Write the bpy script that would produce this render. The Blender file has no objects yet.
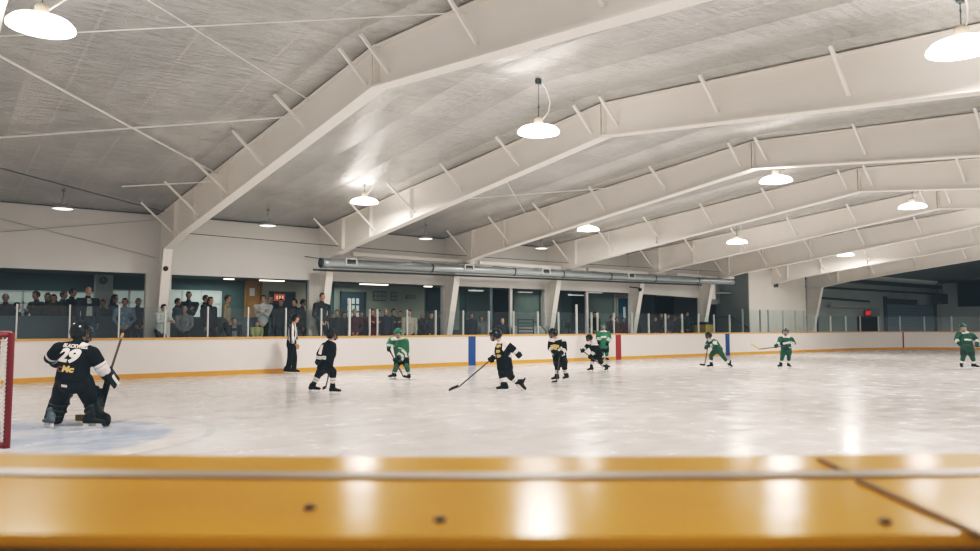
import bpy, bmesh, math, random
from mathutils import Vector, Matrix, noise
from mathutils.bvhtree import BVHTree
random.seed(7)
V = Vector
SC = bpy.context.scene
COL = SC.collection
PI = math.pi

# ------------------------------------------------------------------ camera constants (survey of the place)
CX, CY, CZ, YAW, PIT, FPX = -23.053, -9.666, 1.391, 0.65, 0.067, 750.0
_sy, _cy, _sp, _cp = math.sin(YAW), math.cos(YAW), math.sin(PIT), math.cos(PIT)
FW = V((_cp*_sy, _cp*_cy, _sp)); RT = V((_cy, -_sy, 0)); UP = V((-_sp*_sy, -_sp*_cy, _cp))
CAM = V((CX, CY, CZ))
def _ray(px, py): return FW + RT*((px-490)/FPX) + UP*((275.5-py)/FPX)
def at_depth(px, py, w): return CAM + _ray(px, py)*w
def on_ground(px, py, z=0.0):
    d = _ray(px, py); return CAM + d*((z-CZ)/d.z)
def at_y(px, py, y):
    d = _ray(px, py); return CAM + d*((y-CY)/d.y)

# ------------------------------------------------------------------ materials
MATS = {}
def mat(name, col, rough=0.6, var=0.08, scale=6.0, metal=0.0, spec=0.4, emit=None, estr=0.0, bump=0.0, coat=0.0, detail=3.0):
    if name in MATS: return MATS[name]
    m = bpy.data.materials.new(name); m.use_nodes = True
    nt = m.node_tree; b = nt.nodes['Principled BSDF']
    tc = nt.nodes.new('ShaderNodeTexCoord'); nz = nt.nodes.new('ShaderNodeTexNoise')
    nz.inputs['Scale'].default_value = scale; nz.inputs['Detail'].default_value = detail
    nt.links.new(tc.outputs['Object'], nz.inputs['Vector'])
    mx = nt.nodes.new('ShaderNodeMix'); mx.data_type = 'RGBA'
    c = V(col[:3])
    mx.inputs[6].default_value = (*(c*(1-var)), 1); mx.inputs[7].default_value = (*[min(1, k) for k in c*(1+var)], 1)
    nt.links.new(nz.outputs['Fac'], mx.inputs[0]); nt.links.new(mx.outputs[2], b.inputs['Base Color'])
    b.inputs['Roughness'].default_value = rough; b.inputs['Metallic'].default_value = metal
    b.inputs['Specular IOR Level'].default_value = spec
    b.inputs['Coat Weight'].default_value = coat
    if bump:
        bp = nt.nodes.new('ShaderNodeBump'); bp.inputs['Strength'].default_value = bump; bp.inputs['Distance'].default_value = .02
        nt.links.new(nz.outputs['Fac'], bp.inputs['Height']); nt.links.new(bp.outputs[0], b.inputs['Normal'])
    if emit:
        b.inputs['Emission Color'].default_value = (*emit, 1); b.inputs['Emission Strength'].default_value = estr
    MATS[name] = m
    return m

class NT:
    """tiny helper for math nodes"""
    def __init__(s, m): s.t = m.node_tree
    def node(s, k, **kw):
        n = s.t.nodes.new(k)
        for a, v in kw.items(): setattr(n, a, v)
        return n
    def m(s, op, a, b=None, c=None):
        n = s.node('ShaderNodeMath', operation=op)
        for i, v in enumerate((a, b, c)):
            if v is None: continue
            if isinstance(v, (int, float)): n.inputs[i].default_value = v
            else: s.t.links.new(v, n.inputs[i])
        return n.outputs[0]
    def mix(s, f, a, b):
        n = s.node('ShaderNodeMix', data_type='RGBA')
        for i, v in ((0, f), (6, a), (7, b)):
            if isinstance(v, (int, float)): n.inputs[i].default_value = v
            elif isinstance(v, tuple): n.inputs[i].default_value = (*v[:3], 1)
            else: s.t.links.new(v, n.inputs[i])
        return n.outputs[2]
    def noise(s, vec, scale, detail=3, rough=.5):
        n = s.node('ShaderNodeTexNoise'); n.inputs['Scale'].default_value = scale; n.inputs['Detail'].default_value = detail
        n.inputs['Roughness'].default_value = rough
        s.t.links.new(vec, n.inputs['Vector']); return n.outputs['Fac']
    def ramp(s, f, a, b):
        n = s.node('ShaderNodeMapRange'); n.inputs[1].default_value = a; n.inputs[2].default_value = b
        s.t.links.new(f, n.inputs[0]); return n.outputs[0]
    def mapping(s, vec, scale=(1, 1, 1), rot=(0, 0, 0)):
        n = s.node('ShaderNodeMapping'); n.inputs['Scale'].default_value = scale; n.inputs['Rotation'].default_value = rot
        s.t.links.new(vec, n.inputs['Vector']); return n.outputs[0]

def ice_material():
    m = bpy.data.materials.new('scratched_ice'); m.use_nodes = True; h = NT(m); b = h.t.nodes['Principled BSDF']
    tc = h.node('ShaderNodeTexCoord'); P = tc.outputs['Object']
    sx = h.node('ShaderNodeSeparateXYZ'); h.t.links.new(P, sx.inputs[0]); X, Y = sx.outputs[0], sx.outputs[1]
    n1 = h.noise(P, .35, 5, .6)
    col = h.mix(h.ramp(n1, .35, .7), (.69, .66, .64), (.78, .75, .73))
    st = h.noise(h.mapping(P, (.25, 2.6, 1), (0, 0, .5)), 1.1, 6, .7)
    col = h.mix(h.m('MULTIPLY', h.ramp(st, .48, .72), .6), col, (.50, .475, .46))
    st2 = h.noise(h.mapping(P, (5, .35, 1), (0, 0, .22)), 1.3, 5, .7)
    col = h.mix(h.m('MULTIPLY', h.ramp(st2, .50, .78), .06), col, (.86, .84, .83))
    st3 = h.noise(h.mapping(P, (.12, 9, 1), (0, 0, -.25)), 1.6, 4, .75)
    col = h.mix(h.m('MULTIPLY', h.ramp(st3, .60, .70), .5), col, (.50, .46, .46))
    snow = h.ramp(h.noise(P, 1.6, 6, .7), .35, .6)
    def line(c, half, colr, k, coord):
        nonlocal col
        mk = h.m('LESS_THAN', h.m('ABSOLUTE', h.m('SUBTRACT', coord, c)), half)
        col = h.mix(h.m('MULTIPLY', h.m('MULTIPLY', mk, snow), k), col, colr)
    def ring(cx, cy, r, half, colr, k):
        nonlocal col
        d = h.m('SQRT', h.m('ADD', h.m('POWER', h.m('SUBTRACT', X, cx), 2.0), h.m('POWER', h.m('SUBTRACT', Y, cy), 2.0)))
        mk = h.m('LESS_THAN', h.m('ABSOLUTE', h.m('SUBTRACT', d, r)), half)
        col = h.mix(h.m('MULTIPLY', h.m('MULTIPLY', mk, snow), k), col, colr)
        return d
    line(-7.46, .15, (.25, .35, .62), .22, X); line(7.46, .15, (.25, .35, .62), .22, X)
    line(0, .15, (.6, .2, .2), .2, X); line(-22.2, .03, (.6, .15, .15), .5, X); line(23.2, .03, (.6, .15, .15), .35, X)
    for cx in (-15.8, 16.2):
        for cy in (-5.0, 6.2): ring(cx, cy, 4.57, .03, (.55, .3, .33), .4)
    ring(0, .6, 4.57, .03, (.3, .35, .6), .25)
    d = ring(-22.2, 1.45, 2.45, .06, (.36, .38, .46), .65)
    wob = h.m('ADD', d, h.m('MULTIPLY', h.m('SUBTRACT', h.noise(P, 1.1, 4), .5), .5))
    inside = h.m('MULTIPLY', h.ramp(wob, 2.05, 1.9), h.m('GREATER_THAN', X, -22.25))
    cr = h.mix(h.ramp(h.noise(h.mapping(P, (1, 1.6, 1)), .8, 5, .65), .42, .62), (.30, .38, .53), (.62, .66, .73))
    col = h.mix(h.m('MULTIPLY', inside, .85), col, cr)
    h.t.links.new(col, b.inputs['Base Color'])
    r = h.m('ADD', .10, h.m('MULTIPLY', h.ramp(h.noise(P, 2.0, 5, .6), .3, .7), .22)); h.t.links.new(r, b.inputs['Roughness'])
    b.inputs['Specular IOR Level'].default_value = .30
    bp = h.node('ShaderNodeBump'); bp.inputs['Strength'].default_value = .035; bp.inputs['Distance'].default_value = .02
    h.t.links.new(h.noise(P, 7.0, 3), bp.inputs['Height']); h.t.links.new(bp.outputs[0], b.inputs['Normal'])
    return m

def ceiling_material():
    m = bpy.data.materials.new('insulation_vinyl'); m.use_nodes = True; h = NT(m); b = h.t.nodes['Principled BSDF']
    tc = h.node('ShaderNodeTexCoord'); P = tc.outputs['Object']
    sx = h.node('ShaderNodeSeparateXYZ'); h.t.links.new(P, sx.inputs[0]); X, Y = sx.outputs[0], sx.outputs[1]
    n1 = h.noise(P, .6, 5, .6); n2 = h.noise(h.mapping(P, (1.0, 5, 1)), 2.2, 5, .7)
    col = h.mix(h.ramp(n1, .3, .7), (.56, .56, .555), (.78, .775, .76))
    col = h.mix(h.m('MULTIPLY', h.ramp(n2, .48, .68), .6), col, (.30, .325, .33))
    spk = h.ramp(h.noise(P, 14, 2, .8), .70, .74)
    col = h.mix(h.m('MULTIPLY', spk, .5), col, (.8, .8, .8))
    fr = h.m('FRACT', h.m('DIVIDE', h.m('ADD', X, 60.35), 1.242))
    seam = h.m('LESS_THAN', h.m('ABSOLUTE', h.m('SUBTRACT', fr, .5)), .018)
    edge = h.m('SUBTRACT', 1.0, h.m('MULTIPLY', h.m('ABSOLUTE', h.m('SUBTRACT', fr, .5)), 2.0))
    col = h.mix(h.m('MULTIPLY', seam, .7), col, (.88, .87, .85))
    col = h.mix(h.m('MULTIPLY', h.m('POWER', edge, 6.0), .25), col, (.40, .39, .38))
    h.t.links.new(col, b.inputs['Base Color'])
    b.inputs['Roughness'].default_value = .27; b.inputs['Metallic'].default_value = .7
    belly = h.m('SINE', h.m('MULTIPLY', fr, PI))
    hgt = h.m('ADD', h.m('MULTIPLY', belly, 2.6), h.m('ADD', h.m('MULTIPLY', n2, 1.1), h.m('ADD', h.m('MULTIPLY', n1, .9), h.m('MULTIPLY', h.noise(h.mapping(P, (2.2, 9, 1)), 2.0, 5, .75), .6))))
    bp = h.node('ShaderNodeBump'); bp.inputs['Strength'].default_value = .55; bp.inputs['Distance'].default_value = .07
    h.t.links.new(hgt, bp.inputs['Height']); h.t.links.new(bp.outputs[0], b.inputs['Normal'])
    return m

def glass_material(name, tint=(.93, .97, .965), refl=.05, haze=0.0, hazecol=(.8, .82, .82), rough=.03):
    m = bpy.data.materials.new(name); m.use_nodes = True; h = NT(m); t = h.t
    t.nodes.remove(t.nodes['Principled BSDF']); out = t.nodes['Material Output']
    tr = h.node('ShaderNodeBsdfTransparent'); tr.inputs[0].default_value = (*tint, 1)
    gl = h.node('ShaderNodeBsdfGlossy'); gl.inputs['Roughness'].default_value = rough
    mx = h.node('ShaderNodeMixShader'); mx.inputs[0].default_value = refl
    t.links.new(tr.outputs[0], mx.inputs[1]); t.links.new(gl.outputs[0], mx.inputs[2]); last = mx.outputs[0]
    if haze:
        df = h.node('ShaderNodeBsdfTranslucent'); df.inputs[0].default_value = (*hazecol, 1)
        tc = h.node('ShaderNodeTexCoord')
        f = h.noise(tc.outputs['Object'], 9.0, 3, .5)
        f2 = h.m('ADD', haze, h.m('MULTIPLY', h.ramp(f, .62, .80), haze*4))
        m2 = h.node('ShaderNodeMixShader'); t.links.new(f2, m2.inputs[0]); t.links.new(last, m2.inputs[1]); t.links.new(df.outputs[0], m2.inputs[2])
        last = m2.outputs[0]
    t.links.new(last, out.inputs['Surface'])
    return m

def net_material():
    m = bpy.data.materials.new('knotted_net'); m.use_nodes = True; h = NT(m); t = h.t; b = t.nodes['Principled BSDF']
    b.inputs['Base Color'].default_value = (.8, .78, .74, 1); b.inputs['Roughness'].default_value = .8
    nz = h.node('ShaderNodeTexNoise'); nz.inputs['Scale'].default_value = 30
    mx = h.mix(nz.outputs['Fac'], (.7, .68, .65), (.85, .83, .8)); t.links.new(mx, b.inputs['Base Color'])
    return m

def stripe_material(name, a, bcol, freq, axis=0):
    m = bpy.data.materials.new(name); m.use_nodes = True; h = NT(m); b = h.t.nodes['Principled BSDF']
    tc = h.node('ShaderNodeTexCoord'); s = h.node('ShaderNodeSeparateXYZ'); h.t.links.new(tc.outputs['Object'], s.inputs[0])
    ang = h.m('ARCTAN2', s.outputs[1], h.m('ADD', s.outputs[0], 0.0))
    f = h.m('GREATER_THAN', h.m('FRACT', h.m('MULTIPLY', ang, freq)), .5)
    h.t.links.new(h.mix(f, a, bcol), b.inputs['Base Color']); b.inputs['Roughness'].default_value = .8
    return m

M_ICE = ice_material(); M_CEIL = ceiling_material()
M_WHITE_STEEL = mat('white_painted_steel', (.86, .82, .77), .45, .03, 2)
M_FLANGE = mat('white_steel_flange', (.90, .87, .83), .4, .02, 2)
M_WALL = mat('white_wall_panel', (.68, .665, .64), .6, .05, 1.2)
M_BOARD = mat('white_dasher_plastic', (.84, .79, .755), .35, .03, 3, coat=.15)
M_KICK = mat('yellow_kick_plate', (.72, .36, .07), .4, .06, 5)
M_RAIL = mat('orange_rail', (.70, .37, .12), .4, .06, 5)
M_LEDGE = mat('amber_ledge_plastic', (.74, .36, .022), .20, .16, 7, spec=.10, bump=.05, detail=6)
M_LEDGE_BACK = mat('shaded_ledge_back', (.028, .013, .003), .6, .2, 8)  # unlit back face, its shade put into a near-black brown
M_CHANNEL = mat('grey_glass_channel', (.40, .33, .25), .4, .06, 10)
M_BLUE = mat('blue_line_vinyl', (.018, .085, .26), .4, .06, 5)
M_RED = mat('red_line_vinyl', (.33, .035, .042), .4, .06, 5)
M_GOALRED = mat('red_goal_paint', (.17, .010, .016), .4, .1, 10)
M_NET = net_material()
M_POST = mat('aluminium_post', (.68, .70, .69), .4, .04, 10, metal=.15)
M_GLASS = glass_material('rink_glass', (.95, .98, .98), .035)
M_NEARGLASS = glass_material('smeared_near_glass', (.99, .99, .985), .012, haze=.0016, rough=.05)
M_DUCT = mat('galvanised_duct', (.36, .40, .41), .35, .08, 3, metal=.6)
M_DARKSTEEL = mat('dark_steel', (.05, .065, .07), .5, .1, 6)
M_CABLE = mat('black_cable', (.03, .035, .04), .6, .1, 9)
M_ROD = mat('white_rod', (.85, .83, .80), .5, .03, 8)
M_TEALDARK = mat('hazed_teal_wall', (.11, .165, .165), .7, .12, 1.3)  # bluish haze of the gallery interior is put into this colour
M_TEALMID = mat('hazed_grey_parapet', (.12, .165, .185), .6, .1, 2)  # grey parapet, tinted teal to carry the haze of the gallery
M_ENDWALL = mat('dim_end_wall', (.36, .40, .38), .75, .18, .8)  # dimness of the far end is put into the wall colour
M_DARKCEIL = mat('dark_end_ceiling', (.13, .16, .165), .8, .15, 1)  # darker ceiling colour stands in for the unlit far end
M_DARKDOOR = mat('dark_blue_grey_door', (.055, .085, .105), .5, .12, 3)
M_ROLLDOOR = mat('slate_roller_door', (.15, .22, .25), .5, .12, 2)
M_LOBBYFLOOR = mat('rubber_flooring', (.06, .065, .07), .8, .15, 8)
M_LOBBYCEIL = mat('lobby_ceiling_tile', (.24, .28, .27), .7, .06, 4)
M_PALE = mat('pale_lobby_wall', (.50, .53, .48), .7, .06, 2)
M_WARMWALL = mat('cream_lit_wall', (.66, .63, .52), .7, .05, 2)
M_WOOD = mat('varnished_wood_door', (.50, .26, .075), .45, .18, 4)
M_PAPER = mat('white_paper', (.75, .73, .68), .8, .03, 9)
M_BLUEDOOR = mat('teal_blue_door', (.015, .13, .23), .45, .1, 4)
M_YELLOWBIN = mat('yellow_bin_plastic', (.50, .38, .10), .5, .08, 6)
M_BLACKPL = mat('black_plastic', (.018, .024, .027), .35, .2, 12)
M_FLUOR = mat('fluorescent_diffuser', (.9, .9, .85), .5, .02, 9, emit=(1, .96, .85), estr=2.6)
M_FLUORDIM = mat('dim_fluorescent_diffuser', (.6, .62, .58), .5, .02, 9, emit=(.9, 1, .95), estr=.35)
M_DAYBAND = mat('frosted_window_band', (.5, .55, .53), .6, .1, 3, emit=(.72, .85, .82), estr=.16)
M_SCORE = mat('scoreboard_face', (.012, .03, .045), .4, .2, 5)
M_EXIT = mat('red_exit_letters', (.5, .02, .02), .5, .05, 9, emit=(1, .08, .06), estr=.7)
M_LAMPGLOW = mat('glowing_lamp_reflector', (.9, .9, .88), .4, .01, 9, emit=(1, .98, .95), estr=10)
M_LAMPDIM = mat('dim_lamp_lens', (.9, .9, .88), .4, .01, 9, emit=(1, .97, .93), estr=2.2)
M_LAMPGREY = mat('grey_lamp_shade', (.34, .35, .34), .5, .1, 9)
M_SKIN = mat('skin', (.52, .30, .21), .55, .08, 14)
M_SKIN2 = mat('light_skin', (.60, .38, .28), .55, .08, 14)
M_HAIR = {'dark': mat('dark_hair', (.018, .016, .016), .7, .3, 40), 'brown': mat('brown_hair', (.08, .045, .025), .7, .3, 40),
          'grey': mat('grey_hair', (.35, .34, .33), .7, .2, 40), 'red': mat('ginger_hair', (.25, .10, .04), .7, .2, 40)}
M_EYE = mat('dark_eye', (.02, .018, .018), .3, .1, 9)
M_LIP = mat('lips', (.35, .12, .10), .5, .1, 9)
M_BLACKJ = mat('black_jersey_cloth', (.006, .009, .0105), .8, .3, 25, bump=.2, spec=.15)
M_GREENJ = mat('green_jersey_cloth', (.036, .165, .092), .75, .15, 25, bump=.2)
M_DGREENJ = mat('dark_green_jersey_cloth', (.017, .083, .055), .75, .15, 25, bump=.2)
M_WHITEJ = mat('white_jersey_cloth', (.76, .71, .68), .75, .06, 25)
M_GOLDJ = mat('gold_jersey_print', (.62, .45, .16), .7, .08, 25)
M_REDJ = mat('red_jersey_print', (.42, .05, .045), .7, .08, 25)
M_GREYJ = mat('grey_jersey_stripe', (.42, .43, .42), .75, .06, 25)
M_BLACKGEAR = mat('black_hockey_gear', (.007, .010, .0115), .55, .25, 16, spec=.2)
M_HELM_B = mat('glossy_black_helmet', (.008, .011, .013), .25, .2, 9, coat=.15, spec=.3)
M_HELM_G = mat('glossy_green_helmet', (.02, .13, .075), .2, .15, 9, coat=.6)
M_HELM_DG = mat('dark_green_helmet', (.012, .055, .04), .2, .15, 9, coat=.6)
M_CAGE = mat('steel_cage_wire', (.45, .45, .45), .35, .05, 9, metal=.8)
M_BLADE = mat('skate_steel', (.72, .74, .76), .25, .05, 9, metal=.6)
M_HOLDER = mat('white_skate_holder', (.78, .76, .74), .4, .04, 9)
M_STICK = mat('stick_shaft', (.10, .075, .07), .4, .3, 5)
M_STICKY = mat('yellow_stick_blade', (.55, .50, .18), .4, .1, 5)
M_TAPE = mat('black_stick_tape', (.012, .014, .015), .8, .2, 30)
M_WOODSTICK = mat('tan_goalie_stick', (.42, .27, .10), .5, .12, 6)
M_STRIPEREF = stripe_material('referee_stripes', (.02, .022, .024), (.74, .71, .69), 2.3)
M_DARKPANT = mat('black_trousers', (.007, .0095, .0105), .75, .2, 14, spec=.2)
def cloth(name, c): return mat(name, c, .8, .15, 10, bump=.15)

# ------------------------------------------------------------------ mesh helpers
def link(o, parent=None):
    COL.objects.link(o)
    if parent is not None: o.parent = parent
    return o
def obj(name, bm, material=None, parent=None, smooth=False, loc=None):
    me = bpy.data.meshes.new(name); bm.normal_update(); bm.to_mesh(me); bm.free()
    if smooth: me.shade_smooth()
    for m in (material if isinstance(material, (list, tuple)) else [material]):
        if m: me.materials.append(m)
    o = bpy.data.objects.new(name, me)
    if loc is not None: o.location = loc
    return link(o, parent)
def empty(name, loc=(0, 0, 0), rz=0.0):
    o = bpy.data.objects.new(name, None); o.location = loc; o.rotation_euler = (0, 0, rz); o.empty_display_size = .1
    return link(o)
def tag(o, label, cat, group=None, kind=None):
    o['label'] = label; o['category'] = cat
    if group: o['group'] = group
    if kind: o['kind'] = kind
    return o
def struct(o, label=None, cat=None):
    o['kind'] = 'structure'
    if label: o['label'] = label; o['category'] = cat
    return o
def B(): return bmesh.new()
def box(bm, lo, hi, mi=0):
    vs = [bm.verts.new((x, y, z)) for z in (lo[2], hi[2]) for y in (lo[1], hi[1]) for x in (lo[0], hi[0])]
    for q in ((0, 2, 3, 1), (4, 5, 7, 6), (0, 1, 5, 4), (2, 6, 7, 3), (0, 4, 6, 2), (1, 3, 7, 5)):
        f = bm.faces.new([vs[i] for i in q]); f.material_index = mi
    return bm
def bar(bm, a, b, w, h=None, up=V((0, 0, 1)), mi=0):
    a, b = V(a), V(b); h = h or w; t = (b-a).normalized()
    u = up.cross(t)
    if u.length < 1e-4: u = V((1, 0, 0)).cross(t)
    u.normalize(); v = t.cross(u)
    vs = [bm.verts.new(p + u*(sx*w/2) + v*(sz*h/2)) for p in (a, b) for sx, sz in ((-1, -1), (1, -1), (1, 1), (-1, 1))]
    for q in ((3, 2, 1, 0), (4, 5, 6, 7), (0, 1, 5, 4), (1, 2, 6, 5), (2, 3, 7, 6), (3, 0, 4, 7)):
        f = bm.faces.new([vs[i] for i in q]); f.material_index = mi
    return bm
def tube(bm, pts, rads, n=10, side=V((0, 1, 0)), cap=True, mi=0):
    """swept elliptical tube with rounded ends; rads: float or (a along side, b across)"""
    pts = [V(p) for p in pts]
    if not isinstance(rads, (list, tuple)) or (isinstance(rads, tuple) and len(rads) == 2 and len(pts) != 2): rads = [rads]*len(pts)
    rads = [(r, r) if isinstance(r, (int, float)) else r for r in rads]
    rings = []
    N = len(pts)
    def frame(i):
        t = (pts[min(i+1, N-1)]-pts[max(i-1, 0)]).normalized()
        s = side - t*side.dot(t)
        if s.length < 1e-3:
            s = V((1, 0, 0)) - t*t.x
            if s.length < 1e-3: s = V((0, 0, 1))
        s.normalize(); return t, s, t.cross(s)
    def ring(p, s, v, a, b): return [bm.verts.new(p + s*(a*math.cos(2*PI*k/n)) + v*(b*math.sin(2*PI*k/n))) for k in range(n)]
    t, s, v = frame(0); a, b = rads[0]
    if cap is True:
        r = min(a, b)
        first = bm.verts.new(pts[0]-t*r); rings.append(ring(pts[0]-t*r*.87, s, v, a*.5, b*.5)); rings.append(ring(pts[0]-t*r*.5, s, v, a*.87, b*.87))
    for i in range(N):
        t, s, v = frame(i); rings.append(ring(pts[i], s, v, *rads[i]))
    t, s, v = frame(N-1); a, b = rads[-1]
    if cap:
        r = min(a, b)
        rings.append(ring(pts[-1]+t*r*.5, s, v, a*.87, b*.87)); rings.append(ring(pts[-1]+t*r*.87, s, v, a*.5, b*.5)); last = bm.verts.new(pts[-1]+t*r)
    fs = []
    for r0, r1 in zip(rings, rings[1:]):
        for k in range(n): fs.append(bm.faces.new((r0[k], r0[(k+1) % n], r1[(k+1) % n], r1[k])))
    for k in range(n):
        if cap is True: fs.append(bm.faces.new((first, rings[0][(k+1) % n], rings[0][k])))
        if cap: fs.append(bm.faces.new((last, rings[-1][k], rings[-1][(k+1) % n])))
    if cap is not True: fs.append(bm.faces.new(rings[0][::-1]))
    if not cap: fs.append(bm.faces.new(rings[-1]))
    for f in fs: f.material_index = mi
    return bm
def ball(bm, c, r, n=10, rot=None):
    r = V(r) if not isinstance(r, (int, float)) else V((r, r, r))
    M = Matrix.Translation(V(c)) @ (rot.to_4x4() if rot else Matrix.Identity(4)) @ Matrix.Diagonal((*r, 1))
    bmesh.ops.create_uvsphere(bm, u_segments=n+4, v_segments=n, radius=1, matrix=M); return bm
def lathe(bm, prof, n=24, c=(0, 0, 0), mi=0):
    rings = []
    for r, z in prof:
        rings.append([bm.verts.new((c[0]+r*math.cos(2*PI*k/n), c[1]+r*math.sin(2*PI*k/n), c[2]+z)) for k in range(n)] if r > 1e-5 else [bm.verts.new((c[0], c[1], c[2]+z))])
    for a, b in zip(rings, rings[1:]):
        for k in range(n):
            k2 = (k+1) % n
            if len(a) == 1 and len(b) == 1: continue
            if len(a) == 1: f = bm.faces.new((a[0], b[k2], b[k]))
            elif len(b) == 1: f = bm.faces.new((a[k], a[k2], b[0]))
            else: f = bm.faces.new((a[k], a[k2], b[k2], b[k]))
            f.material_index = mi
    return bm
def prism(bm, poly, axis, lo, hi):
    """extrude a 2D polygon: axis 'x' -> poly is (y,z)"""
    def P(u, v, w): return {'x': (w, u, v), 'y': (u, w, v), 'z': (u, v, w)}[axis]
    a = [bm.verts.new(P(u, v, lo)) for u, v in poly]; b = [bm.verts.new(P(u, v, hi)) for u, v in poly]
    n = len(poly)
    bm.faces.new(a[::-1]); bm.faces.new(b)
    for i in range(n): bm.faces.new((a[i], a[(i+1) % n], b[(i+1) % n], b[i]))
    bmesh.ops.recalc_face_normals(bm, faces=bm.faces)
    return bm
def sweep(bm, path, prof, mi=0, closed=False):
    """sweep a profile [(outward, z)] along a plan path [(x,y)], outward = right of travel"""
    n = len(path); rings = []
    for i, p in enumerate(path):
        a = V(path[(i-1) % n]) if (closed or i > 0) else V(path[0]); b = V(path[(i+1) % n]) if (closed or i < n-1) else V(path[-1])
        t = (b-a).normalized(); nr = V((t.y, -t.x))
        rings.append([bm.verts.new((p[0]+nr.x*o, p[1]+nr.y*o, z)) for o, z in prof])
    m = len(prof)
    for i in range(n if closed else n-1):
        r0, r1 = rings[i], rings[(i+1) % n]
        for k in range(m):
            f = bm.faces.new((r0[k], r1[k], r1[(k+1) % m], r0[(k+1) % m])); f.material_index = mi
    if not closed:
        bm.faces.new(rings[0]); bm.faces.new(rings[-1][::-1])
    bmesh.ops.recalc_face_normals(bm, faces=bm.faces)
    return bm

# soft parts that are grown as one continuous skin: remeshed in one batch later
JOBS = []
def soft(name, bm, mats, parent, voxel=.014, smooth=4, fn=None):
    mats = mats if isinstance(mats, (list, tuple)) else [mats]
    o = obj(name, bm, mats[0], parent)
    md = o.modifiers.new('r', 'REMESH'); md.mode = 'VOXEL'; md.voxel_size = voxel; md.use_smooth_shade = True
    if smooth:
        sm = o.modifiers.new('s', 'SMOOTH'); sm.iterations = smooth; sm.factor = .5
    JOBS.append((o, mats, fn)); return o
def grow():
    dg = bpy.context.evaluated_depsgraph_get()
    out = [(o, bpy.data.meshes.new_from_object(o.evaluated_get(dg)), mats, fn) for o, mats, fn in JOBS]
    for o, me, mats, fn in out:
        o.modifiers.clear(); old = o.data; nm = old.name; o.data = me; bpy.data.meshes.remove(old); me.name = nm
        me.materials.clear()
        for m in mats: me.materials.append(m)
        if fn and len(mats) > 1:
            for p in me.polygons: p.material_index = fn(p.center)
        me.shade_smooth()
    JOBS.clear()

# ================================================================== THE BUILDING
ROOF_Y, ROOF_Z, SLOPE = .4, 5.72, .085
def roof(y): return ROOF_Z - SLOPE*abs(y-ROOF_Y)
XLIT = 17.6
def roof_sheet(name, x0, x1, m):
    bm = B()
    ys = [13.7, ROOF_Y, -13.0]
    nx = max(2, int((x1-x0)/1.0))
    for i in range(nx):
        xa, xb = x0+(x1-x0)*i/nx, x0+(x1-x0)*(i+1)/nx
        for ya, yb in zip(ys, ys[1:]):
            bm.faces.new([bm.verts.new((x, y, roof(y))) for x, y in ((xa, ya), (xb, ya), (xb, yb), (xa, yb))])
            bm.faces.new([bm.verts.new((x, y, roof(y)+.1)) for x, y in ((xa, yb), (xb, yb), (xb, ya), (xa, ya))])
    bmesh.ops.remove_doubles(bm, verts=bm.verts, dist=1e-4)
    return struct(obj(name, bm, m))
roof_sheet('ceiling', -30, XLIT, M_CEIL)
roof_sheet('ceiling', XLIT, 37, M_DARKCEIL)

bm = B(); box(bm, (-30, -13, -.2), (37, 12.1, 0)); struct(obj('floor', bm, M_ICE), 'pale scratched ice sheet of the rink', 'ice')
bm = B(); box(bm, (-30, 12.3, .2), (-12.0, 18.2, .5)); struct(obj('floor', bm, M_LOBBYFLOOR))
bm = B(); box(bm, (-12.0, 12.3, .0), (10.15, 18.2, .25)); struct(obj('floor', bm, M_LOBBYFLOOR))

# far wall: white bulkhead above the openings
WY = 13.35
bm = B(); prism(bm, [(-30, 2.9), (2.0, 2.86), (8.6, 2.72), (8.6, 4.66), (-30, 4.66)], 'y', WY, WY+.18); struct(obj('wall_far', bm, M_WALL))
for k in range(5):
    X = -22.527 + 4.967*k; bm = B(); box(bm, (X-(.36 if k < 3 else .10), WY+.005, .25), (X+(.33 if k < 3 else .12), WY+.175, 2.9)); struct(obj('wall_pier', bm, M_WALL))
# lobby back wall, lobby ceiling
bm = B(); box(bm, (-30, 17.3, .3), (10.3, 17.5, 3.3)); struct(obj('wall_lobby_back', bm, M_TEALDARK))
bm = B(); box(bm, (-30, 13.5, 3.02), (10.3, 17.4, 3.1)); struct(obj('ceiling', bm, M_LOBBYCEIL))
# block that juts out at the far end of the gallery
bm = B(); prism(bm, [(12.5, 0), (18, 0), (18, roof(13.6)), (13.6, roof(13.6)), (12.5, roof(12.5))], 'x', 10.2, 15.45)
struct(obj('wall_block', bm, mat('cream_block_wall', (.66, .63, .585), .6, .03, 1.5)))
# block face towards the gallery, its shadow put into the grey, and dim wall under the roof next to it
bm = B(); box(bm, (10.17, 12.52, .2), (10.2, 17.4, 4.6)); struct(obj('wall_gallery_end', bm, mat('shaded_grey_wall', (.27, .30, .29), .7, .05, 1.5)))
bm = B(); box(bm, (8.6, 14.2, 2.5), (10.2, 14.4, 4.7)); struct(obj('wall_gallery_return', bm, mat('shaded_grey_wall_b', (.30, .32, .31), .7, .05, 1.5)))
# dim end of the hall
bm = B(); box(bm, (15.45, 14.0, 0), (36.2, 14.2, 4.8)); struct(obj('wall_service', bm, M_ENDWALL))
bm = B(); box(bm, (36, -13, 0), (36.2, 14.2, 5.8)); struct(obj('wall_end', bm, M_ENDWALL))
# girts and dark horizontals on the end walls
bm = B(); box(bm, (15.5, 13.86, 3.62), (36, 14.0, 3.74)); struct(obj('trim_1', bm, M_DARKSTEEL))
bm = B(); box(bm, (35.86, -13, 4.45), (36.0, 14, 4.62)); struct(obj('trim_2', bm, M_DARKSTEEL))
bm = B(); box(bm, (15.5, 13.8, 4.05), (36, 14.0, 4.3)); struct(obj('trim_3', bm, M_DARKSTEEL))

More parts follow.
